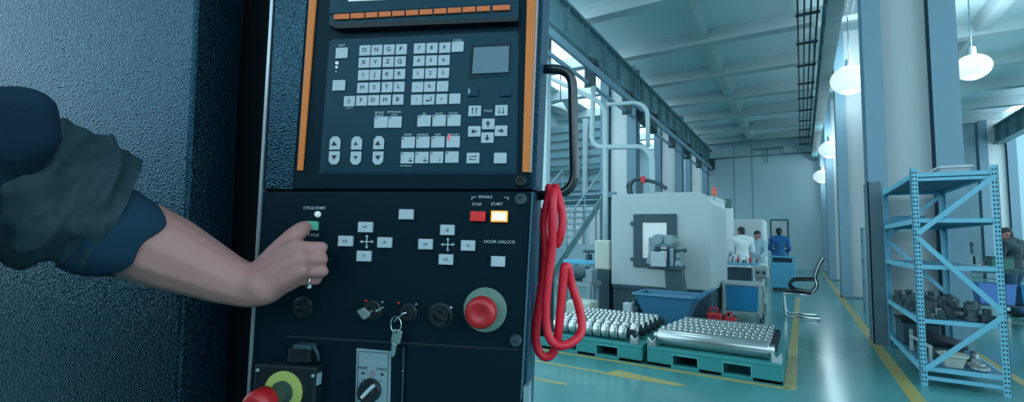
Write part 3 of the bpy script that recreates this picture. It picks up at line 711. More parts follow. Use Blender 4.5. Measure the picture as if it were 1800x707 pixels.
# ================================================================== HALL
ZC, ZB = 7.5, 7.12
XL, XR, YB, YF = -10.0, 12.0, 30.0, -9.0
fl = MB(); fl.box((XL, YF, -.12), (XR, YB, 0)); fl = struct(fl, 'floor', M_floor)
def fline(pts, name='floor_line'):
    mb = MB(); mb.prism([V((x, y, .0005)) for x, y in pts], (0, 0, .0015)); mb.build(name, M_line, fl)
def strip(x0, y0, x1, y1, w=.1):
    d = V((x1-x0, y1-y0, 0)).normalized(); n_ = V((-d.y, d.x, 0))*w/2
    fline([(x0+n_.x, y0+n_.y), (x1+n_.x, y1+n_.y), (x1-n_.x, y1-n_.y), (x0-n_.x, y0-n_.y)])
strip(.83, 1, .83, 29.8, .12); strip(-.13, 5.2, -.13, 14, .10); strip(-7.5, 5.19, -.13, 5.19, .07)
strip(-6, 4.62, -1.75, 4.68, .05); strip(1.86, 2, 1.86, 14, .09); strip(-6, 3.95, -1.9, 4.1, .06)
fline([(-1.75, 4.62), (-1.68, 4.86), (-.95, 4.74), (-1.05, 4.66)])
strip(2.3, 12.2, 6, 12.2, .1)
mb = MB()                                                # ceiling with long strips left open over the side aisles, added to let light in
for xa, xb, ya, yb in ((XL, -8.4, YF, YB), (-5.25, 7.9, YF, YB), (11.4, XR, YF, YB)): mb.box((xa, ya, ZC), (xb, yb, ZC+.15))
struct(mb, 'ceiling', M_ceil)
mb = MB(); mb.box((XL, YB, 0), (XR, YB+.2, ZC)); wb = struct(mb, 'wall_back', M_wall)
for x in (-3.3, -2.35, 2.4, 5.2):
    mb = MB(); mb.box((x-.02, YB-.012, 0), (x+.02, YB, ZC-.4)); mb.build('wall_seam', M_limb, wb)
mb = MB(); mb.box((XL-.2, YF, 0), (XL, YB, 1.1)); mb.box((XL-.2, YF, 6.4), (XL, YB, ZC))
for y in range(-9, 31, 3): mb.box((XL-.2, y-.25 if y > -9 else y, 1.1), (XL, y+.25 if y < 30 else y, 6.4))
struct(mb, 'wall_left', M_wall)
for i, y in enumerate(range(9, 30, 3)):
    mb = MB()
    for z in (1.12, 2.9, 4.6, 6.36): mb.box((XL-.14, y+.25, z-.03), (XL-.04, y+2.75, z+.03))
    for yy in (y+.28, y+1.5, y+2.72): mb.box((XL-.14, yy-.03, 1.1), (XL-.04, yy+.03, 6.4))
    w_ = mb.build('window_%d' % (i+1), M_pipe); w_['kind'] = 'structure'
    mb = MB(); mb.box((XL-.10, y+.3, 1.15), (XL-.085, y+2.7, 6.33)); mb.build('pane', M_clear, w_)
mb = MB(); mb.box((XR, YF, 0), (XR+.2, YB, 1.0)); mb.box((XR, YF, 6.6), (XR+.2, YB, ZC))
for y in range(-9, 31, 6): mb.box((XR, y-.2, 1.0), (XR+.2, y+.2, 6.6))
struct(mb, 'wall_right', M_wall)
mb = MB(); mb.box((XL, YF-.2, 0), (XR, YF, 3.4)); mb.box((XL, YF-.2, 7.3), (XR, YF, ZC))
for x in range(-10, 13, 4): mb.box((x-.2, YF-.2, 3.4), (x+.2, YF, 7.3))
struct(mb, 'wall_front', mat('front_wall_dark', (.05, .09, .11), .8))
# roof beams across the hall and one spine along each bay
for i in range(13):
    y = 29.5-3.03*i
    if y < YF+1: break
    mb = MB(); mb.box((XL, y-.34, ZB), (XR, y, ZC)); struct(mb, 'trim_%d' % (i+1), M_beamw)
for j, x in enumerate((-2.35, 4.3)):
    mb = MB(); mb.prism([V((x-.24, YF, ZC)), V((x-.14, YF, ZB+.1)), V((x+.14, YF, ZB+.1)), V((x+.24, YF, ZC))], (0, YB-YF, 0)); struct(mb, 'trim_%d' % (20+j), M_beamw)
# steel columns: two H limbs with a white board between
def hsec(mb, x, y, w, d, z0, z1, t=.02):
    mb.box((x-w/2, y-d/2, z0), (x+w/2, y-d/2+t, z1)); mb.box((x-w/2, y+d/2-t, z0), (x+w/2, y+d/2, z1)); mb.box((x-t/2, y-d/2+t, z0), (x+t/2, y+d/2-t, z1))
def hsecx(mb, x, y, w, d, z0, z1, t=.025):               # flanges facing +-x
    mb.box((x-w/2, y-d/2, z0), (x-w/2+t, y+d/2, z1)); mb.box((x+w/2-t, y-d/2, z0), (x+w/2, y+d/2, z1)); mb.box((x-w/2+t, y-t/2-.0, z0), (x+w/2-t, y+t/2, z1))
def column(x0, x1, y, lw, label, group, sheath=False, d=.45, rw=None):
    rw = rw or lw
    t = thing('steel_column', ((x0+x1)/2, y, 0), label, 'column', group)
    for xa, xb in ((x0, x0+lw), (x1-rw, x1)):
        mb = MB(); hsec(mb, (xa+xb)/2, y, xb-xa, d, 0, ZB); mb.build('limb', M_limb, t)
    mb = MB(); mb.box((x0+lw+.012, y-.05, .0), (x1-rw-.012, y+.05, ZB)); mb.build('infill_board', M_infill if group == gR else mat('lit_white_board', (.72, .75, .75), .6), t)  # boards outside the right row whitened in colour, standing in for light on them
    mb = MB(); mb.box((x0-.02, y-d/2-.03, 0), (x1+.02, y+d/2+.03, .03)); mb.build('base_plate', M_sheath, t)
    if sheath:
        mb = MB(); mb.box((x0-.015, y-d/2-.015, 0.03), (x0+lw*.62, y-d/2-.002, 2.25)); mb.box((x0-.015, y-d/2-.015, .03), (x0-.002, y+d/2, 2.25)); mb.build('lower_sheath', M_sheath, t, 'dark sheet cladding on the lower limb')
    return t
gR, gL = 'columns along the right of the aisle', 'columns along the left crane track'
column(.82, 1.83, 8.45, .215, 'near steel column with white board standing behind the blue rack', gR, True, rw=.275)
column(.84, 1.78, 15.1, .235, 'second steel column of the aisle, behind the biggest glowing lamp', gR)
column(.86, 1.80, 22.2, .235, 'third steel column down the right of the aisle', gR)
column(.88, 1.82, 28.9, .235, 'farthest steel column on the right, near the back wall', gR)
column(-5.72, -4.5, 15.0, .30, 'white and grey column nearest the panel, behind the pale machine', gL)
column(-5.72, -4.5, 21.8, .30, 'middle of the three left columns behind the pale machine', gL)
column(-5.72, -4.5, 28.6, .30, 'farthest left column under the end of the crane girder', gL)
column(6.9, 8.1, 21.8, .30, 'column under the crane girder at the far right', gL)
column(6.9, 8.1, 29.0, .30, 'column at the end of the right crane girder by the back wall', gL)
# crane girders
def girder(x, w, z0, z1, y0, y1, label, rail=True, name='crane_girder'):
    t = thing(name, (x, y0, z0), label, 'girder', 'crane girders')
    mb = MB(); mb.box((x-w/2, y0, z0), (x+w/2, y1, z0+.05)); mb.box((x-w/2, y0, z1-.06), (x+w/2, y1, z1)); mb.box((x-.03, y0, z0+.05), (x+.03, y1, z1-.06))
    y = y0+.4
    while y < y1:
        mb.box((x-w/2+.03, y, z0+.05), (x+w/2-.03, y+.015, z1-.06)); y += 1.2
    mb.build('web_girder', M_crane, t)
    if rail:
        mb = MB(); mb.box((x-.05, y0, z1), (x+.05, y1, z1+.09)); mb.build('rail', M_dark, t)
    return t
g = girder(-4.62, .34, 6.0, 6.86, YF+.2, 29.9, 'long teal crane girder sloping away above the pale machine on the left')
mb = MB(); mb.box((-4.46, YF+.2, 5.62), (-4.38, 29.9, 5.80)); mb.box((-4.62, YF+.2, 5.36), (-4.56, 29.9, 5.44)); mb.build('conductor_bar', M_limb, g)
for y in range(8, 29, 3):
    mb = MB(); mb.box((-4.7, y, 5.3), (-4.4, y+.06, 6.0)); mb.box((-4.5, y-.12, 5.85), (-4.36, y+.16, 5.98)); mb.build('bracket', M_dark, g)
mb = MB(); mb.box((-4.95, 29.3, 5.7), (-4.3, 29.85, 6.3)); mb.build('end_stop', M_dark, g)
mb = MB(); mb.box((-4.6, 15.1, 5.35), (-4.35, 16.8, 5.62)); mb.build('trolley', M_dark, g)
girder(.665, .27, 5.9, 6.7, YF+.2, 29.9, 'grey blue crane girder fixed to the right row of columns beside the cable rack')
girder(7.6, .34, 6.0, 6.86, 2, 29.9, 'crane girder at the far right edge above the workers')
# cable racks under the roof
def rack(xs_, z, y0, y1, step, label, rad=.018):
    t = thing('cable_rack', (xs_[0], y0, z), label, 'cable rack', 'cable racks under the roof')
    for x in xs_:
        mb = MB(); mb.beam((x, y0, z), (x, y1, z), rad*2, rad*3); mb.build('conductor', M_dark, t)
    y = y0+.5
    while y < y1:
        mb = MB(); mb.box((xs_[0]-.05, y, z-.06), (xs_[-1]+.05, y+.07, z-.01)); mb.build('cross_bar', M_dark, t)
        mb = MB(); mb.box((xs_[0]-.02, y+.02, z), (xs_[0]+.01, y+.05, ZC)); mb.box((xs_[-1]-.01, y+.02, z), (xs_[-1]+.02, y+.05, ZC)); mb.build('hanger', M_crane, t); y += step
rack([.05, .18, .31, .44], 6.75, 6.4, 29.5, 1.85, 'long ladder of thin dark conductors hanging under the roof over the aisle')
rack([1.02, 1.14, 1.30], 6.9, 6.5, 13.4, 2.6, 'short ladder of dark conductors between crane girder and columns')
# wall pipes on the back wall
t = thing('wall_pipe', (-1.5, 29.8, 6.2), 'thin dark pipe with a raised bridge along the top of the back wall', 'pipe')
mb = MB(); mb.tube([(-4.3, 29.85, 6.35), (-2.35, 29.85, 6.35), (-2.35, 29.85, 6.72), (-.75, 29.85, 6.72), (-.75, 29.85, 6.35), (.8, 29.85, 6.35)], .035, 8); mb.tube([(-2.35, 29.85, 6.35), (-.75, 29.85, 6.35)], .03, 8); mb.build('pipe', M_crane, t)
mb = MB(); mb.tube([(-1.55, 29.85, 5.9), (-1.55, 29.85, 6.75)], .03, 8); mb.build('drop_pipe', M_crane, t)
tt = MB(); tt.tube([(-4.8, 29.0, 7.08), (1.3, 29.0, 7.08)], .05, 8); tag(tt.build('roof_pipe', M_crane), 'dark pipe running across the hall just under the farthest roof beam', 'pipe')
# lamps
def lamp(x, y, z, r_, label, power, hang=True):
    t = thing('bay_lamp', (x, y, z), label, 'lamp', 'glowing bay lamps')
    mb = MB(); mb.lathe((x, y, z+r_*.52), (0, 0, 1), [(r_*.5, 0), (r_*.45, .04), (.10, .08), (.08, .30), (.03, .32), (0, .32)], 20); mb.build('lamp_cap', M_mgrey, t, smooth=True)
    mb = MB(); mb.ball((x, y, z), r_, 22, sc=(1, 1, .85)); mb.build('globe', M_lamp, t)
    if hang:
        mb = MB(); mb.cyl((x, y, z+r_*.5+.3), (x, y, ZC), .012, 8); mb.build('hanger_rod', M_limb, t)
    for dz, p_ in ((-r_*.62-.12, power*(.14 if power > 200 else .55)), (r_*.62+.45, power*(.22 if power > 200 else .5))):
        ld = bpy.data.lights.new('bay_light', 'POINT'); ld.energy = p_; ld.color = LC; ld.shadow_soft_size = .10
        lo = bpy.data.objects.new('bay_light', ld); COL.objects.link(lo); lo.location = (.14 if dz > 0 else 0, 0, dz); lo.parent = t
    return t
LC = (.66, .90, 1.0)
lamp(1.12, 14.1, 5.48, .42, 'largest glowing lamp in front of the second right column', 230)
lamp(1.0, 21.3, 4.98, .38, 'smaller glowing lamp in front of the third right column', 230)
lamp(.93, 27.8, 4.76, .38, 'smallest and farthest glowing lamp at the end of the aisle', 230)
lamp(3.62, 15.2, 5.72, .36, 'glowing lamp to the right of the near column', 230)
for x, y in ((-3.2, 3.0), (-3.2, 7.2), (4.4, 4), (4.4, 9.5), (4.2, -3)):  # extra lamps out of view, added to fill the hall with light
    lamp(x, y, 6.35, .30, 'unseen lamp added under the roof above the picture to light the hall', 260)
# ------------------------------------------------------------------ white machining centre
x0, x1, y0, y1 = -2.97, -1.26, 8.25, 10.1
t = thing('machining_centre', (-2.1, 9.2, 0), 'pale machining centre with dark framed door and rounded top corner', 'machine')
zt = 2.2; z0 = .56
def rprof(xa, xb, za, zb, r_, y, rl=.05):
    pts = [V((xa, y, za)), V((xb, y, za))]
    pts += [V((xb-r_+r_*math.cos(a*PI/16), y, zb-r_+r_*math.sin(a*PI/16))) for a in range(0, 9)]
    pts += [V((xa+rl-rl*math.sin(a*PI/8), y, zb-rl+rl*math.cos(a*PI/8))) for a in range(0, 5)]
    return pts
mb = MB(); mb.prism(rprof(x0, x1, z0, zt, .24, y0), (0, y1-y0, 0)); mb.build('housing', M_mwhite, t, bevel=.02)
mb = MB(); mb.box((x0+.02, y0+.05, 0), (x1-.03, y1-.05, z0)); mb.build('plinth', M_mdark, t)
mb = MB(); mb.box((x0+.02, y0+.015, .50), (x1-.2, y0+.06, .60)); mb.build('plinth_step', M_mdark, t)
a, b_ = on(1115, 376, 1, y0), on(1191, 474, 1, y0)
xa, za, xb, zb = -2.55, .90, -1.81, 1.83
mb = MB(); yy = y0-.04
mb.box((xa, yy, za), (xa+.16, y0, zb)); mb.box((xb-.16, yy, za), (xb, y0, zb)); mb.box((xa+.16, yy, za), (xb-.16, y0, za+.16)); mb.box((xa+.16, yy, zb-.15), (xb-.16, y0, zb)); dr = mb.build('door', M_mdark, t, bevel=.006)
mb = MB(); mb.box((xa+.16, yy+.02, za+.16), (xb-.16, y0-.004, zb-.15)); mb.build('window', M_winglow, dr)
for z in (1.03, 1.66):
    mb = MB(); mb.box((xa-.05, yy-.01, z-.03), (xa+.01, y0, z+.03)); mb.build('hinge', M_mdark, dr)
mb = MB(); mb.box((-2.9, y1-1.1, zt), (-2.2, y1-.2, zt+.10)); mb.build('roof_unit', M_mwhite, t, bevel=.02)
mb = MB(); mb.tube(smooth_path([(-2.72, 8.7, 2.2), (-2.76, 8.7, 2.4), (-2.66, 8.7, 2.52), (-2.5, 8.7, 2.5), (-2.28, 8.7, 2.44), (-2.08, 8.7, 2.32)]), .035, 10); mb.tube(smooth_path([(-2.78, 8.72, 2.2), (-2.82, 8.72, 2.42), (-2.7, 8.72, 2.5)]), .025, 8); mb.build('cable_hose', M_mdark, t, smooth=True)
mb = MB(); mb.box((-2.62, 8.6, 2.2), (-2.52, 8.75, 2.46)); mb.build('valve_block', M_mdark, t); mb = MB(); mb.box((-2.53, 8.6, 2.44), (-2.46, 8.7, 2.56)); mb.build('valve_cap', M_redcl, t)
t2 = t
mb = MB(); mb.cyl((-1.42, 9.7, 2.2), (-1.42, 9.7, 2.26), .02, 8); mb.build('signal_post', M_mgrey, t)
mb = MB(); mb.cyl((-1.42, 9.7, 2.26), (-1.42, 9.7, 2.42), .045, 12); mb.build('signal_light', mat('signal_orange', (.7, .10, .06), .4), t)
# tool machine on a post in front of the door
t = thing('tool_grinder', (-1.9, 7.85, 0), 'grey cast tool grinder on a dark post in front of the pale machine door', 'machine')
mb = MB(); mb.hull8([V((-1.84, 7.72, .0)), V((-1.50, 7.72, .0)), V((-1.50, 7.98, .0)), V((-1.84, 7.98, .0))], [V((-1.90, 7.75, .92)), V((-1.64, 7.75, .92)), V((-1.64, 7.95, .92)), V((-1.90, 7.95, .92))]); mb.build('post', M_mdark, t, bevel=.01)
mb = MB(); mb.box((-2.16, 7.7, .90), (-1.62, 8.0, .97)); mb.build('table', M_mdark, t, bevel=.01)
mb = MB(); mb.box((-2.15, 7.72, .97), (-2.02, 7.98, 1.42)); mb.hull8([V((-2.2, 7.74, .98)), V((-2.03, 7.74, .98)), V((-2.03, 7.96, .98)), V((-2.2, 7.96, .98))], [V((-2.10, 7.74, 1.44)), V((-1.98, 7.74, 1.44)), V((-1.98, 7.96, 1.44)), V((-2.10, 7.96, 1.44))]); mb.build('column', M_mgrey, t, bevel=.02)
mb = MB(); mb.box((-2.06, 7.66, 1.26), (-1.76, 7.98, 1.46)); mb.cyl((-1.98, 7.62, 1.38), (-1.98, 7.98, 1.38), .09, 16); mb.cyl((-1.80, 7.62, 1.36), (-1.80, 7.98, 1.36), .075, 16); mb.build('motor_head', M_mgrey, t, bevel=.02)
mb = MB(); mb.cyl((-2.05, 7.7, 1.22), (-1.58, 7.7, 1.22), .018, 10); mb.ball((-1.57, 7.7, 1.22), .035, 10); mb.build('lever', M_mdark, t)
mb = MB(); mb.box((-2.08, 7.60, .95), (-1.84, 7.66, 1.19)); mb.build('guard_plate', M_mwhite, t, 'small white guard plate', bevel=.01)
mb = MB(); mb.box((-1.80, 7.68, .96), (-1.74, 7.95, 1.26)); mb.cyl((-1.72, 7.72, 1.0), (-1.62, 7.72, 1.0), .05, 12); mb.cyl((-1.70, 7.72, 1.12), (-1.64, 7.72, 1.12), .035, 12); mb.box((-1.73, 7.74, .96), (-1.66, 7.9, 1.28)); mb.build('feed_unit', M_mgrey, t, bevel=.008)
# chip hopper
t = thing('chip_hopper', (-1.75, 7.3, 0), 'blue tapered chip hopper under the grey tool grinder', 'hopper')
T = [V((-2.16, 6.95, .57)), V((-1.30, 6.95, .57)), V((-1.30, 7.60, .57)), V((-2.16, 7.60, .57))]; B_ = [V((-1.96, 7.05, .16)), V((-1.48, 7.05, .16)), V((-1.48, 7.5, .16)), V((-1.96, 7.5, .16))]
mb = MB(); cT, cB_ = sum(T, V())/4, sum(B_, V())/4
for i in range(4):
    a, b_, c, d = T[i], T[(i+1) % 4], B_[(i+1) % 4], B_[i]
    s2 = lambda p, m, k: m+(p-m)*k
    mb.hull8([a, b_, c, d], [s2(a, cT, .95), s2(b_, cT, .95), s2(c, cB_, .93)+V((0, 0, .02)), s2(d, cB_, .93)+V((0, 0, .02))])
mb.prism(B_, (0, 0, .02)); mb.build('tub', M_blue, t)
mb = MB()
for i in range(4): mb.beam(T[i], T[(i+1) % 4], .05, .03)
mb.build('rim', mat('blue_rim', (.07, .22, .33), .4), t, bevel=.006)
mb = MB(); mb.prism([V((-1.33, 7.0, .585)), V((-1.12, 7.0, .70)), V((-1.10, 7.0, .66)), V((-1.36, 7.0, .44))], (0, .45, 0)); mb.build('chute', M_blue, t, bevel=.006)
for x in (-1.95, -1.55):
    mb = MB(); mb.box((x-.03, 7.1, 0), (x+.03, 7.45, .16)); mb.build('foot', M_mdark, t)
# odds and ends round the hopper
def rbox(name, a, b_, m, label, cat, bev=.015, group=None):
    mb = MB(); mb.box(a, b_); return tag(mb.build(name, m, bevel=bev), label, cat, group)
t = thing('white_canister', (-2.27, 7.1, 0), 'small white canister on the floor left of the blue hopper', 'canister')
mb = MB(); mb.box((-2.34, 7.0, 0), (-2.20, 7.2, .42)); mb.build('body', M_mwhite, t, bevel=.02); mb = MB(); mb.cyl((-2.27, 7.1, .42), (-2.27, 7.1, .46), .03, 10); mb.build('cap', M_mdark, t)
t = thing('coolant_pump', (-2.3, 7.62, 0), 'dark pump behind the white canister', 'pump')
mb = MB(); mb.box((-2.42, 7.55, 0), (-2.26, 7.75, .3)); mb.build('housing', M_mdark, t, bevel=.02); mb = MB(); mb.cyl((-2.34, 7.65, .3), (-2.34, 7.65, .42), .06, 12); mb.build('motor', M_mdark, t)
t = thing('tan_crate', (-3.0, 6.9, 0), 'low cream plastic tank on the floor beside the red cord', 'tank')
mb = MB(); mb.box((-3.22, 6.85, 0.0), (-2.80, 7.2, .40)); mb.build('body', M_cream, t, bevel=.05, seg=3); mb = MB(); mb.cyl((-3.1, 7, .40), (-3.1, 7, .43), .04, 12); mb.build('cap', M_cream, t)
t = thing('coolant_tank', (-3.35, 8.6, 0), 'tall cream tank left of the pale machine', 'tank')
mb = MB(); mb.box((-3.36, 8.4, .80), (-3.05, 8.8, 1.36)); mb.build('tank', M_cream, t, bevel=.04, seg=3); mb = MB(); mb.box((-3.34, 8.42, 0), (-3.07, 8.78, .80)); mb.build('stand', M_mdark, t)
t = thing('motor_unit', (-3.6, 7.8, 0), 'dark motor on a grey bench between the red cord and the pale machine', 'motor')
mb = MB(); mb.box((-3.75, 7.6, .55), (-3.1, 8.1, .62)); mb.build('bench_top', M_mgrey, t)
for x, y in ((-3.7, 7.65), (-3.15, 7.65), (-3.7, 8.05), (-3.15, 8.05)):
    mb = MB(); mb.box((x-.03, y-.03, 0), (x+.03, y+.03, .55)); mb.build('leg', M_mgrey, t)
mb = MB(); mb.cyl((-3.6, 7.8, .76), (-3.25, 7.8, .76), .13, 18); mb.build('motor_body', M_mdark, t); mb = MB(); mb.box((-3.3, 7.7, .62), (-3.12, 7.95, .84)); mb.build('terminal_box', M_mgrey, t, bevel=.01)
t = thing('work_table', (-3.9, 9.0, 0), 'table with a bright blue top seen just right of the red cord', 'table')
mb = MB(); mb.box((-4.25, 8.9, .86), (-3.55, 9.5, .94)); mb.build('table_top', M_bluelt, t, bevel=.01)
for x, y in ((-4.2, 8.95), (-3.6, 8.95), (-4.2, 9.45), (-3.6, 9.45)):
    mb = MB(); mb.box((x-.03, y-.03, 0), (x+.03, y+.03, .86)); mb.build('leg', M_mgrey, t)
t = thing('pipe_valve', (-3.75, 9.2, .94), 'dark valve fitting standing on the blue topped table', 'valve')
mb = MB(); mb.cyl((-3.8, 9.2, .94), (-3.8, 9.2, 1.06), .07, 14); mb.build('valve_body', M_mdark, t); mb = MB(); mb.cyl((-3.92, 9.2, 1.12), (-3.68, 9.2, 1.12), .03, 10); mb.cyl((-3.8, 9.2, 1.04), (-3.8, 9.2, 1.14), .02, 8); mb.build('handle', M_mdark, t)
t = thing('hydraulic_unit', (-3.2, 9.4, 0), 'column of rusty hydraulic fittings on the left side of the pale machine', 'machine unit')
mb = MB(); mb.box((-3.25, 9.3, 0), (-3.05, 9.5, 1.55)); mb.build('column', M_mgrey, t); 
for i in range(6):
    mb = MB(); mb.cyl((-3.25+.06*(i % 2), 9.26, 1.35+.14*i), (-3.08, 9.26, 1.35+.14*i), .06, 12); mb.build('fitting', mat('rusty_fitting', (.16, .12, .10), .6) if i % 2 else M_mdark, t)
mb = MB(); mb.cyl((-3.15, 9.34, 1.5), (-3.15, 9.34, 2.3), .04, 10); mb.build('riser', M_mgrey, t)
# ------------------------------------------------------------------ pallets and rollers
def pallet(xa, xb, ya, yb, zt, label):
    t = thing('plastic_pallet', ((xa+xb)/2, (ya+yb)/2, 0), label, 'pallet', 'green pallets in the foreground')
    mb = MB(); mb.box((xa, ya, zt-.035), (xb, yb, zt)); mb.build('deck', M_pallet, t, bevel=.006)
    w_ = (xb-xa)
    for f0, f1 in ((0, .20), (.415, .585), (.80, 1)):
        for g0, g1 in ((0, .2), (.42, .58), (.8, 1)):
            mb = MB(); mb.box((xa+w_*f0, ya+(yb-ya)*g0, .03), (xa+w_*f1, ya+(yb-ya)*g1, zt-.035)); mb.build('block', M_pallet, t, bevel=.005)
    mb = MB()
    for f0, f1 in ((0, .2), (.415, .585), (.8, 1)): mb.box((xa+w_*f0, ya, 0), (xa+w_*f1, yb, .03))
    mb.box((xa, ya, 0), (xb, ya+.09, .03)); mb.box((xa, yb-.09, 0), (xb, yb, .03)); mb.build('skid', M_pallet, t, bevel=.004)
    for f in (.20, .585):
        mb = MB(); mb.box((xa+w_*f, ya, .03), (xa+w_*f+.015, ya+.02, zt-.035)); mb.box((xa+w_*(f+.215)-.015, ya, .03), (xa+w_*(f+.215), ya+.02, zt-.035)); mb.box((xa+w_*f+.015, ya, zt-.06), (xa+w_*(f+.215)-.015, ya+.02, zt-.035)); mb.build('fork_opening_rim', mat('pallet_rim', (.06, .30, .30), .5), t)
ZP = .19
pallet(-1.49, -.19, 5.29, 6.72, ZP, 'right green plastic pallet carrying the smooth steel shaft')
pallet(-2.86, -1.545, 5.27, 6.70, ZP, 'left green plastic pallet partly behind the red cord')
def roller(xa, xb, y, r_, kind, label, z=None):
    z = ZP+r_ if z is None else z
    mb = MB(); L = xb-xa
    m = [M_steel, M_hole]
    if kind == 'smooth': mb.lathe((xa, y, z), (1, 0, 0), [(r_*.55, -.05), (r_*.55, 0), (r_*.97, 0), (r_, .008), (r_, L-.008), (r_*.97, L), (r_*.6, L), (r_*.6, L+.05)], 32)
    else:
        pitch, gap, lo = (.105, .014, .80) if kind == 'grooved' else (.062, .011, .87)
        mb.lathe((xa, y, z), (1, 0, 0), [(r_*.5, -.05), (r_*.5, 0), (r_*lo, 0), (r_*lo, L-.01), (r_*.5, L-.01), (r_*.5, L+.05)], 24, 1)
        n_ = int(L/pitch)
        for i in range(n_):
            a = L*i/n_; w_ = L/n_-gap
            mb.lathe((xa, y, z), (1, 0, 0), [(r_*.78, a), (r_*.96, a), (r_, a+.005), (r_, a+w_-.005), (r_*.96, a+w_), (r_*.78, a+w_)], 24)
    o = mb.build('steel_shaft', m); 
    for p in o.data.polygons: p.use_smooth = abs(p.normal.x) < .5
    return tag(o, label, 'shaft', 'steel shafts on the pallets')
names = ['frontmost', 'second', 'third', 'fourth', 'fifth']
roller(-1.40, -.31, 5.47, .092, 'smooth', 'smooth thick steel shaft, frontmost on the right pallet')
for i in range(5): roller(-1.42+.02*i, -.30, 5.69+.215*i, .09, 'ring', 'ringed steel shaft, %s behind the smooth shaft on the right pallet' % ['first', 'second', 'third', 'fourth', 'last'][i])
roller(-2.80, -1.74, 5.45, .088, 'grooved', 'grooved steel shaft, frontmost on the left pallet behind the red cord')
for i in range(5): roller(-2.78+.02*i, -1.66, 5.66+.215*i, .088, 'grooved' if i < 1 else 'ring', '%s steel shaft on the left pallet, %s row from the front' % ('grooved' if i < 1 else 'ringed', ['second', 'third', 'fourth', 'fifth', 'last'][i]))
def vblock(x, y, label, m=M_steel):
    mb = MB(); mb.prism([V((x, y, ZP)), V((x+.09, y, ZP)), V((x+.09, y, ZP+.10)), V((x+.045, y, ZP+.05)), V((x, y, ZP+.10))], (0, .055, 0)); tag(mb.build('support_block', m, bevel=.004), label, 'block', 'support blocks on the pallets')
vblock(-1.68, 5.29, 'steel support block at the right end of the left pallet'); vblock(-1.49, 5.305, 'steel support block at the left front corner of the right pallet')
vblock(-.285, 5.31, 'pale support block at the right front corner of the right pallet', M_mwhite)
# ------------------------------------------------------------------ carts, bins
def cart(x0, x1, y0, y1, zt, m_top, m_leg, label, shelf=True, drawers=None):
    t = thing('work_cart', ((x0+x1)/2, (y0+y1)/2, 0), label, 'cart', None)
    mb = MB(); mb.box((x0, y0, zt-.05), (x1, y1, zt)); mb.build('top', m_top, t, bevel=.008)
    for x in (x0+.03, x1-.03):
        for y in (y0+.03, y1-.03):
            mb = MB(); mb.box((x-.025, y-.025, .09), (x+.025, y+.025, zt-.05)); l = mb.build('leg', m_leg, t)
            mb = MB(); mb.cyl((x-.018, y, .045), (x+.018, y, .045), .045, 14); mb.build('caster', M_mdark, l)
    if shelf: 
        mb = MB(); mb.box((x0+.03, y0+.03, .14), (x1-.03, y1-.03, .17)); mb.build('shelf', m_leg, t)
    return t
cart(-1.23, -.60, 9.1, 9.7, .66, M_mwhite, M_mwhite, 'white topped cart holding the big blue bin')
def bin_(x0, x1, y0, y1, z0, z1, m, label, name='blue_bin'):
    mb = MB(); i = .03
    T = [V((x0, y0, z1)), V((x1, y0, z1)), V((x1, y1, z1)), V((x0, y1, z1))]; B_ = [V((x0+i, y0+i, z0)), V((x1-i, y0+i, z0)), V((x1-i, y1-i, z0)), V((x0+i, y1-i, z0))]
    for k in range(4):
        a, b_, c, d = T[k], T[(k+1) % 4], B_[(k+1) % 4], B_[k]; ct = sum(T, V())/4
        f = lambda p: V((ct.x+(p.x-ct.x)*.95, ct.y+(p.y-ct.y)*.95, p.z))
        mb.hull8([a, b_, c, d], [f(a), f(b_), f(c), f(d)])
    mb.prism(B_, (0, 0, .015))
    for k in range(4): mb.beam(T[k], T[(k+1) % 4], .025, .025)
    return tag(mb.build(name, m), label, 'bin')
bin_(-1.18, -.66, 9.13, 9.65, .175, .59, M_bluebin, 'large blue plastic bin under the white topped cart')
def can(x, y, s_, label):
    t = thing('red_can', (x, y, 0), label, 'can', 'red cans in front of the blue bin')
    mb = MB(); mb.box((x-.11*s_, y-.09*s_, 0), (x+.11*s_, y+.09*s_, .26*s_)); mb.build('body', M_redcl, t, bevel=.035*s_, seg=3)
    mb = MB(); mb.tube(rounded([(x-.07*s_, y, .25*s_), (x-.07*s_, y, .33*s_), (x+.05*s_, y, .33*s_), (x+.05*s_, y, .25*s_)], .03, 4), .014*s_, 8); mb.build('handle', M_redcl, t)
    mb = MB(); mb.cyl((x+.09*s_, y, .25*s_), (x+.09*s_, y, .30*s_), .022*s_, 10); mb.build('cap', M_mdark, t)
can(-1.20, 8.02, 1.0, 'left red can standing in front of the blue bin'); can(-.98, 8.08, .8, 'right smaller red can in front of the blue bin')
t = cart(-1.72, -.86, 11.9, 12.5, .90, M_bluelt, M_limb, 'tool cart with a blue top crowded with tools, in front of the white coats')
mb = MB(); mb.box((-1.5, 12.0, .45), (-1.0, 12.4, .78)); mb.build('drawer_unit', M_mdark, t)
random.seed(3)
for i in range(13):
    x = -1.66+.062*i; y = 12.0+random.random()*.35; h = .06+random.random()*.17; w_ = .018+random.random()*.02
    m = [M_mdark, M_steel, M_redcl, M_mwhite][i % 4]
    mb = MB(); mb.cyl((x, y, .90), (x, y, .90+h*.5), w_, 10); mb.cyl((x, y, .90+h*.5), (x, y, .90+h), w_*.5, 8)
    tag(mb.build('bottle' if i % 4 == 3 else 'hand_tool', m), '%s %s standing on the blue topped tool cart' % (['dark', 'steel', 'red', 'white'][i % 4], 'bottle' if i % 4 == 3 else 'tool'), 'bottle' if i % 4 == 3 else 'tool', '%s tools on the blue topped cart' % ['dark', 'steel', 'red', 'white'][i % 4])
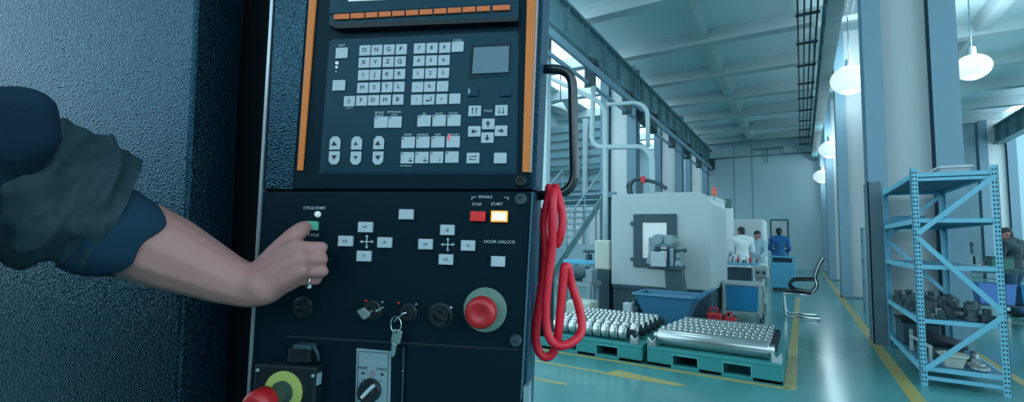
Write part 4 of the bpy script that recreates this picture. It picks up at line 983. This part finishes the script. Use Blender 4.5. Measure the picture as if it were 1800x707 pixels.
# white stand next to the cart
t = thing('pedestal_stand', (-.74, 11, 0), 'white headed stand on a slim pinkish post right of the carts', 'stand')
mb = MB(); mb.cyl((-.74, 11, .12), (-.74, 11, .66), .055, 12); mb.build('post', mat('pinkish_white', (.52, .45, .47), .5), t); mb = MB(); mb.cyl((-.74, 11, 0), (-.74, 11, .12), .09, 14); mb.build('base', M_mdark, t)
mb = MB(); mb.box((-.86, 10.88, .64), (-.60, 11.12, .90)); mb.build('head', M_mwhite, t, bevel=.04, seg=3)
for x in (-.79, -.68):
    mb = MB(); mb.cyl((x, 10.85, .76), (x, 10.9, .76), .035, 12); mb.build('knob', M_mdark, t)
# second pale machine behind
pm2 = t = thing('pale_machine', (-2.2, 14, 0), 'second pale machine behind the people in white coats', 'machine')
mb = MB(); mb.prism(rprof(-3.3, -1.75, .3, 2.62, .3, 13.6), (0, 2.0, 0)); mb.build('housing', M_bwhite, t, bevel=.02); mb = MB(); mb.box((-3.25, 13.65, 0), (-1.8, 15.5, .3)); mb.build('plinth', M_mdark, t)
mb = MB(); mb.box((-2.9, 13.56, .9), (-2.1, 13.6, 2.0)); mb.build('door', M_glass, t, bevel=.01)
t = thing('pale_machine', (-1.6, 17.6, 0), 'third pale machine, a low box left of the person in blue', 'machine')
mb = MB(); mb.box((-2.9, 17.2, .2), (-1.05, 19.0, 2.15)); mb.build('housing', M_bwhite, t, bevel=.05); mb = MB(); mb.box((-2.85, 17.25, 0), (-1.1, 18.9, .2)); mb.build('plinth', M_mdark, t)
mb = MB(); mb.box((-1.6, 17.14, .9), (-1.25, 17.2, 1.6)); mb.build('operating_panel', M_glass, t, bevel=.02)
mb = MB(); mb.box((-1.74, 13.8, 2.3), (-1.60, 14.0, 2.55)); mb.build('signal_box', mat('dark_green_box', (.04, .16, .13), .5), pm2, 'small dark green box on the corner', bevel=.01)
# blue drum cabinet and frame behind the person in blue
t = thing('blue_cabinet', (-.5, 16, 0), 'bright blue tool cabinet in front of the person in blue', 'cabinet')
mb = MB(); mb.box((-.80, 15.7, .08), (-.18, 16.3, .82)); mb.build('body', M_bluelt, t, bevel=.02); mb = MB(); mb.box((-.82, 15.68, .96), (-.16, 16.32, 1.0)); mb.build('top_tray', M_bluelt, t)
for x in (-.79, -.21):
    for y in (15.72, 16.26):
        mb = MB(); mb.box((x, y, .82), (x+.03, y+.03, .96)); mb.build('tray_post', M_bluelt, t)
mb = MB(); mb.box((-.76, 15.75, .0), (-.22, 16.25, .08)); mb.build('plinth', M_mdark, t)
mb = MB(); mb.box((-.74, 15.9, .822), (-.26, 16.2, .93)); tag(mb.build('parts_tray', M_mdark, bevel=.01), 'dark tray of parts under the top of the bright blue cabinet', 'tray')
t = thing('picture_frame', (-.85, 19.8, 1.2), 'dark framed white board behind the head of the person in blue', 'board')
xa, xb, za, zb = -.98, -.42, 1.25, 2.24; y = 19.9
mb = MB()
for a, b_ in (((xa, y, za), (xa, y, zb)), ((xb, y, za), (xb, y, zb)), ((xa, y, zb), (xb, y, zb)), ((xa, y, za), (xb, y, za))): mb.beam(a, b_, .05, .05, (0, 1, 0))
for x in (xa+.02, xb-.02): mb.box((x-.02, y+.02, 0), (x+.02, y+.06, za))
mb.build('frame', M_mdark, t); mb = MB(); mb.box((xa, y+.0, za), (xb, y+.015, zb)); mb.build('board', M_mwhite, t)
# ------------------------------------------------------------------ people in the hall
j = dict(STAND); j['hal'] = (-.12, .30, 1.02); j['har'] = (.12, .30, 1.02)
figure('person', (-.60, 16.75, 0), 0.0, 1.86, 'person in blue overalls seen from behind at the bright blue cabinet', j, (M_bluecoat, M_bluecoat, M_black), .014)
j = dict(STAND); j['look'] = (-.3, 1, -.35); j['hal'] = (-.2, .34, 1.05); j['har'] = (.14, .36, 1.08); j['head'] = (0, .07, 1.59)
figure('person', (-1.27, 12.95, 0), .35, 1.78, 'person in a white coat bending over the tool cart', j, (M_coat, M_coat, M_black), .013)
j = dict(STAND); j['look'] = (0, 1, -.2)
figure('person', (-1.02, 14.3, 0), 2.6, 1.70, 'person in pale work clothes standing behind the white coat', j, (mat('pale_blue_coat', (.32, .46, .54), .8), M_coat, M_black), .013)
j = dict(STAND); j.update(look=(-.8, .6, -.25), head=(-.05, .07, 1.59), anl=(-.12, -.16, .09), knl=(-.11, .0, .49), anr=(.12, .12, .09), knr=(.11, .12, .49), hal=(-.26, .30, 1.0), har=(.14, .33, 1.0))
figure('person', (3.62, 13.4, 0), .7, 1.80, 'person in a dark jacket leaning over the workbench at the right edge', j, (M_darkcoat, M_trous, M_black), .013)
# ------------------------------------------------------------------ cantilever chair (faces left)
t = thing('office_chair', (0, 10.3, 0), 'black cantilever office chair with chrome base in the aisle', 'chair')
def CP(x, y, z): return V((x, 10.3+y, z))
mb = MB()
for sy in (-.25, .25):
    mb.tube(rounded([CP(.05, sy, .45), CP(-.32, sy, .45), CP(-.30, sy, .04), CP(.22, sy, .04)], .07, 6), .018, 10)
mb.tube([CP(.22, -.26, .04), CP(.22, .26, .04)], .018, 10); mb.build('cantilever_frame', M_chrome, t, smooth=True)
mb = MB(); mb.box((-.30, 10.06, .45), (.12, 10.54, .50)); mb.build('seat', M_black, t, bevel=.02, seg=3)
mb = MB(); pr = smooth_path([CP(.10, 0, .48), CP(.18, 0, .60), CP(.16, 0, .76), CP(.21, 0, .95), CP(.29, 0, 1.12)], 5)
for a, b_ in zip(pr, pr[1:]): mb.hull8([a+V((0, -.23, 0)), a+V((0, .23, 0)), b_+V((0, .23, 0)), b_+V((0, -.23, 0))], [p+V((.055, 0, 0)) for p in (a+V((0, -.23, 0)), a+V((0, .23, 0)), b_+V((0, .23, 0)), b_+V((0, -.23, 0)))])
mb.build('backrest', M_black, t)
for sy in (-.235, .235):
    mb = MB(); mb.tube([p+V((.02, sy, 0)) for p in pr], .014, 8); mb.build('back_tube', M_chrome, t, smooth=True)
for sy in (-.27, .27):
    mb = MB(); mb.tube(rounded([CP(.16, sy, .72), CP(-.16, sy, .70), CP(-.24, sy, .60), CP(-.14, sy, .50), CP(.12, sy, .48)], .06, 5), .02, 10); mb.build('armrest', M_black, t, smooth=True)
# ------------------------------------------------------------------ blue rack
X0, X1, Y0, Y1, H = .954, 1.545, 6.12, 8.08, 2.14
sr = thing('storage_rack', ((X0+X1)/2, (Y0+Y1)/2, 0), 'tall light blue slotted steel rack with five shelves of dark parts', 'rack')
def post(x, y, sx, sy):
    mb = MB(); w_ = .055; tk = .004
    xa, xb = sorted((x, x+sx*w_)); ya, yb = sorted((y, y+sy*w_))
    mb.box((xa, min(y, y+sy*tk), 0), (xb, max(y, y+sy*tk), H)); mb.box((min(x, x+sx*tk), ya, 0), (max(x, x+sx*tk), yb, H))
    z = .03; yo = y if sy > 0 else y+.0; 
    while z < H-.03:
        for f in (.3, .72):
            xx = x+sx*w_*f; yy = y-sy*.0006; mb.box((xx-.0055, min(yy, y), z), (xx+.0055, max(yy, y)+.0001, z+.018), 1)
            yy2 = y+sy*w_*f; xo = x-sx*.0006; mb.box((min(xo, x), yy2-.0055, z), (max(xo, x)+.0001, yy2+.0055, z+.018), 1)
        z += .042
    mb.build('post', [M_shelf, M_hole], sr)
post(X0, Y0, 1, 1); post(X1+.045, Y0, -1, 1); post(X0, Y1, 1, -1); post(X1+.045, Y1, -1, -1); X1 += .045
SZ = [.18, .64, 1.17, 1.63, 2.09]
for z in SZ:
    mb = MB(); mb.box((X0+.006, Y0+.006, z-.012), (X1-.006, Y1-.006, z)); d = mb.build('shelf_deck', M_shelfd, sr)
    mb = MB(); mb.box((X0+.05, Y0+.004, z-.038), (X1-.05, Y0+.03, z+.003)); mb.build('end_beam', M_shelf, d); mb = MB(); mb.box((X0+.05, Y1-.03, z-.05), (X1-.05, Y1-.004, z+.003)); mb.build('end_beam', M_shelf, d)
    mb = MB(); mb.box((X0+.003, Y0+.05, z-.05), (X0+.028, Y1-.05, z+.003)); mb.build('side_beam', M_shelf, d); mb = MB(); mb.box((X1-.028, Y0+.05, z-.05), (X1-.003, Y1-.05, z+.003)); mb.build('side_beam', M_shelf, d)
mb = MB(); mb.box((X0+.05, Y0+.004, .06), (X1-.05, Y0+.03, .095)); mb.build('low_bar', M_shelf, sr)
mb = MB(); mb.box((X0+.05, Y0+.004, 2.01), (X1-.05, Y0+.03, 2.04)); mb.build('high_bar', M_shelf, sr)
for yy in (Y0-.008, Y1+.008):
    for (xa, za, xb, zb) in ((X0+.03, 1.48, X1-.03, 2.03), (X0+.03, 1.44, X1-.03, .76), (X0+.03, .15, X1-.03, .72)):
        mb = MB(); mb.beam((xa, yy, za), (xb, yy, zb), .010, .045, (0, 1, 0) if False else (0, 0, 1)); mb.build('brace', M_shelf, sr)
# contents
random.seed(11)
tag(bin_(1.25, 1.5, 6.5, 6.9, SZ[4]+.004, SZ[4]+.10, M_infill, 'x', 'flat_box'), 'flat white box lying on top of the blue rack', 'box')
gp = 'machined parts on the second lowest rack shelf'
def part(x, y, z, k, s_, m, label):
    mb = MB()
    if k == 0: mb.lathe((x, y, z), (0, 0, 1), [(.05*s_, 0), (.05*s_, .03*s_), (.03*s_, .035*s_), (.03*s_, .10*s_), (.04*s_, .105*s_), (.04*s_, .15*s_), (0, .15*s_)], 14)
    elif k == 1: mb.box((x-.05*s_, y-.05*s_, z), (x+.05*s_, y+.05*s_, z+.07*s_)); mb.cyl((x, y, z+.07*s_), (x, y, z+.13*s_), .035*s_, 12)
    elif k == 2: mb.lathe((x, y, z), (0, 0, 1), [(.06*s_, 0), (.065*s_, .02*s_), (.065*s_, .05*s_), (.035*s_, .05*s_), (.035*s_, .03*s_), (0, .03*s_)], 16)
    else: mb.box((x-.06*s_, y-.04*s_, z), (x+.06*s_, y+.04*s_, z+.04*s_)); mb.box((x-.02*s_, y-.04*s_, z+.04*s_), (x+.04*s_, y+.03*s_, z+.12*s_))
    return tag(mb.build('machined_part', m, bevel=.002, seg=1), label, 'machine part', gp)
steps = ['turned', 'square', 'ring shaped', 'stepped']
mats4 = [(M_dark, 'dark'), (M_steel, 'shiny steel'), (M_dark2, 'dark grey')]
n_ = 0
for r_ in range(12):
    for c_ in range(5):
        y = 6.24+r_*.145; x = 1.035+c_*.112+random.uniform(-.006, .006)
        if random.random() < .1: continue
        k = random.randrange(4); m, mn = mats4[random.choice((0, 0, 1, 2))] if r_ < 4 else mats4[random.choice((0, 0, 0, 2))]
        s_ = .9+random.random()*.22 if r_ < 5 else 1.05+random.random()*.1
        if k == 2: s_ *= .75
        if k == 3: s_ *= .82
        if r_ >= 5 and k != 2: k = random.choice((0, 1))
        part(x, y, SZ[1]+.004, k, s_*.92, m, '%s %s part among those on the second lowest rack shelf' % (mn, steps[k]))
        if False: pass
# bottom shelf: white box, black lids, rings
t = thing('black_folder', (1.3, 7.0, SZ[0]), 'open black case with raised lid on the lowest rack shelf', 'case')
mb = MB(); mb.box((1.10, 6.75, SZ[0]+.004), (1.42, 7.25, SZ[0]+.10)); mb.build('base', M_mdark, t, bevel=.006); mb = MB(); mb.beam((1.08, 7.0, SZ[0]+.22), (1.48, 6.92, SZ[0]+.12), .5, .015); mb.build('lid', M_black, t)
tag(bin_(1.14, 1.32, 6.2, 6.36, SZ[0]+.004, SZ[0]+.12, M_cream, 'x', 'white_carton'), 'white carton at the front of the lowest rack shelf', 'box')
for i, (x, y) in enumerate(((1.41, 6.24), (1.42, 6.42))):
    mb = MB(); mb.lathe((x, y, SZ[0]+.004), (0, 0, 1), [(.06, 0), (.07, .01), (.07, .035), (.045, .035), (.045, .012), (0, .012)], 24); tag(mb.build('steel_ring', M_steel, smooth=False), '%s steel ring lying beside the white carton on the lowest shelf' % ['nearer', 'farther'][i], 'ring', 'steel rings on the lowest rack shelf')
t = thing('black_case', (1.1, 7.6, SZ[0]), 'dark box at the far left of the lowest rack shelf', 'case')
mb = MB(); mb.box((1.0, 7.35, SZ[0]+.004), (1.35, 7.85, SZ[0]+.26)); mb.build('body', M_mdark, t, bevel=.01); mb = MB(); mb.box((.99, 7.34, SZ[0]+.26), (1.36, 7.86, SZ[0]+.29)); mb.build('lid', M_black, t, bevel=.005)
t = thing('angle_bracket', (1.06, 6.7, SZ[0]), 'pale angle bracket resting on the lowest rack shelf near the left edge', 'bracket')
mb = MB(); mb.beam((1.02, 6.95, SZ[0]+.17), (1.09, 6.4, SZ[0]+.155), .03, .02); mb.build('arm', M_mwhite, t); mb = MB(); mb.beam((1.02, 6.95, SZ[0]+.004), (1.02, 6.95, SZ[0]+.24), .03, .03); mb.build('upright', M_mwhite, t); mb = MB(); mb.beam((1.09, 6.42, SZ[0]+.004), (1.09, 6.42, SZ[0]+.15), .025, .025); mb.build('upright', M_mwhite, t)
for i, (x, y, s_) in enumerate(((1.14, 6.62, 1), (1.22, 6.64, .8), (1.30, 6.6, .9), (1.38, 6.62, .8), (1.46, 6.6, .9), (1.48, 6.75, .8))):
    k = (i*3+1) % 4; m, mn = mats4[i % 3]
    o = part(x, y, SZ[0]+.004, k, s_*.8, m, '%s %s part behind the white carton on the lowest rack shelf' % (mn, steps[k])); o['group'] = 'machined parts on the lowest rack shelf'
# upper shelves
mb = MB(); mb.box((1.0, 7.45, SZ[3]+.004), (1.3, 7.9, SZ[3]+.10)); tag(mb.build('blue_tray', M_shelfd, bevel=.01), 'dark blue tray at the far end of the second highest shelf', 'tray')
# slim shelf stand behind
t = thing('slim_rack', (1.25, 12.4, 0), 'slim pale rack standing against the second column beyond the blue rack', 'rack')
for x in (1.10, 1.42):
    for y in (12.2, 12.6):
        mb = MB(); mb.box((x-.018, y-.018, 0), (x+.018, y+.018, 1.72)); mb.build('post', M_limb, t)
for z in (.18, .62, 1.05, 1.45, 1.70):
    mb = MB(); mb.box((1.08, 12.18, z), (1.44, 12.62, z+.025)); mb.build('shelf', M_limb, t)
# workbench on the right with gear
t = thing('workbench', (3.1, 11.9, 0), 'dark workbench behind the rack on the right', 'workbench')
mb = MB(); mb.box((2.35, 11.3, .92), (4.7, 12.0, .98)); mb.build('bench_top', M_mdark, t)
for x in (2.4, 3.5, 4.6):
    for y in (11.35, 11.95):
        mb = MB(); mb.box((x-.03, y-.03, 0), (x+.03, y+.03, .92)); mb.build('leg', M_mdark, t)
mb = MB(); mb.box((2.45, 11.35, .35), (4.6, 11.95, .38)); mb.build('lower_shelf', M_mdark, t)
bin_(2.62, 3.1, 11.4, 11.85, .384, .72, mat('violet_blue_plastic', (.10, .22, .55), .45), 'violet blue crate on the lower shelf of the dark workbench', 'blue_crate')
bin_(3.15, 3.42, 11.4, 11.85, .384, .70, M_bluebin, 'deep blue crate beside the violet one under the workbench', 'blue_crate')
t = thing('bench_vise', (2.6, 11.6, .98), 'steel vise fixture standing on the left of the workbench', 'vise')
mb = MB(); mb.box((2.5, 11.5, .98), (2.7, 11.7, 1.06)); mb.build('base', M_steel, t, bevel=.01); mb = MB(); mb.box((2.54, 11.52, 1.06), (2.60, 11.68, 1.24)); mb.box((2.63, 11.52, 1.06), (2.68, 11.68, 1.2)); mb.build('jaw', M_mgrey, t, bevel=.008); mb = MB(); mb.cyl((2.61, 11.6, 1.06), (2.61, 11.6, 1.40), .02, 10); mb.ball((2.61, 11.6, 1.42), .035, 10); mb.build('spindle', M_mdark, t)
t = thing('parts_box', (2.95, 11.6, .98), 'dark green box on top of the workbench', 'box')
mb = MB(); mb.box((2.82, 11.45, .98), (3.1, 11.75, 1.18)); mb.build('body', mat('dark_green_box', (.04, .16, .13), .5), t, bevel=.01); mb = MB(); mb.box((2.81, 11.44, 1.18), (3.11, 11.76, 1.21)); mb.build('lid', M_mdark, t)
# ------------------------------------------------------------------ left background: stair, gallery, pipes
st = thing('steel_stair', (-6.25, 10.4, 0), 'grey steel stair rising to a gallery behind the red cord', 'staircase')
n_ = 14; A0, A1 = V((-6.25, 10.5, .2)), V((-6.25, 14.55, 2.86))
for i in range(n_):
    p = A0.lerp(A1, i/(n_-1)); mb = MB(); mb.box((-6.98, p.y-.15, p.z-.025), (-5.52, p.y+.15, p.z+.025)); mb.build('tread', M_limb, st)
for x in (-7.0, -5.5):
    mb = MB(); mb.beam(A0+V((x+6.25, -.3, -.18)), A1+V((x+6.25, .05, -.06)), .04, .24); mb.build('stringer', M_crane, st)
    mb = MB(); mb.tube([A0+V((x+6.25, 0, .9)), A1+V((x+6.25, 0, .9))], .025, 8)
    for i in (0, 4, 8, 13): p = A0.lerp(A1, i/(n_-1)); mb.tube([V((x, p.y, p.z)), V((x, p.y, p.z+.9))], .02, 8)
    mb.build('handrail', M_stair, st)
gl = thing('gallery', (-7.2, 14, 0), 'grey upper gallery with slatted screens behind the black handle', 'gallery')
mb = MB(); mb.box((-9.8, 14.75, 2.78), (-5.2, 18.0, 2.95)); mb.build('platform', M_stair, gl)
for x, y in ((-5.3, 15.0), (-5.3, 17.8), (-9.6, 15.0), (-9.6, 17.8)):
    mb = MB(); mb.box((x-.08, y-.08, 0), (x+.08, y+.08, 2.78)); mb.build('post', M_pipe, gl)
mb = MB()
for i in range(9): mb.box((-9.7, 17.6, 3.0+.36*i), (-5.9, 17.66, 3.0+.36*i+.22))
mb.build('slat_screen', M_stair, gl); mb = MB(); mb.box((-9.7, 17.7, 2.95), (-5.9, 17.78, 6.2)); mb.build('back_panel', mat('gallery_panel', (.28, .38, .41), .7), gl)
for x in (-9.6, -7.4, -6.0):
    mb = MB(); mb.box((x-.09, 17.4, 2.95), (x+.09, 17.58, 6.3)); mb.build('screen_post', M_pipe, gl)
mb = MB(); mb.box((-9.7, 17.44, 4.2), (-5.9, 17.56, 4.38)); mb.build('cross_rail', M_crane, gl)
wp = thing('white_post', (-5.27, 9.9, 0), 'pale square post just right of the control panel edge', 'post')
mb = MB(); mb.box((-5.39, 9.8, 0), (-5.15, 10.0, 7.1)); mb.build('shaft', M_pipe, wp); mb = MB(); mb.box((-5.46, 9.73, 0), (-5.08, 10.07, .03)); mb.build('foot_plate', M_limb, wp)
mb = MB(); mb.box((-5.23, 9.76, 5.75), (-5.08, 9.8, 6.4)); mb.build('junction_box', M_mdark, wp)
pf = thing('overhead_piping', (-4.5, 11, 0), 'pale pipe frame bending down beside the black handle toward the pale machine', 'pipe')
def pp3(l, y=11): return [on(a, b_, 1, y) for a, b_ in l]
mb = MB(); mb.tube(rounded(pp3([(968, 137), (1052, 178), (1063, 192), (1064, 330)])+[V((on(1064, 330, 1, 11).x, 11, 0.0))], .15, 5), .06, 10); mb.build('pipe', M_pipe, pf, smooth=True)
mb = MB(); mb.tube(rounded(pp3([(1043, 152), (1040, 246), (1050, 259), (1132, 258), (1146, 275)])+[V((on(1146, 275, 1, 11).x, 11, 1.4))], .22, 5), .065, 10); mb.build('pipe', M_pipe, pf, smooth=True)
mb = MB(); mb.tube(rounded(pp3([(1066, 184), (1122, 180), (1138, 192), (1139, 258)]), .2, 5), .05, 10); mb.build('pipe', M_pipe, pf, smooth=True)
dl_ = thing('dish_lamp', on(985, 185, 1, 14.5), 'unlit white dish lamp behind the black handle', 'lamp')
c = on(985, 188, 1, 14.5); mb = MB(); mb.lathe(c, (-.35, -.2, -1), [(.06, -.16), (.10, -.12), (.34, .10), (.36, .16), (.33, .15), (.09, -.09), (0, -.10)], 24); mb.build('dish', M_mwhite, dl_, smooth=True)
mb = MB(); mb.cyl(c+V((0, 0, .15)), V((c.x, c.y, ZC)), .02, 8); mb.build('rod', M_mdark, dl_)
# ------------------------------------------------------------------ light
w = bpy.data.worlds.new('world'); S.world = w; w.use_nodes = True
bg = w.node_tree.nodes['Background']; bg.inputs['Color'].default_value = (.60, .87, 1.0, 1); bg.inputs['Strength'].default_value = 4.0
S.view_settings.view_transform = 'Standard'; S.view_settings.look = 'None'; S.view_settings.gamma = 1; S.view_settings.exposure = 0
S.view_settings.use_curve_mapping = False
S.cycles.use_denoising = True
S.cycles.max_bounces = 8; S.cycles.diffuse_bounces = 5; S.cycles.sample_clamp_indirect = 4
S.cycles.caustics_reflective = False; S.cycles.caustics_refractive = False
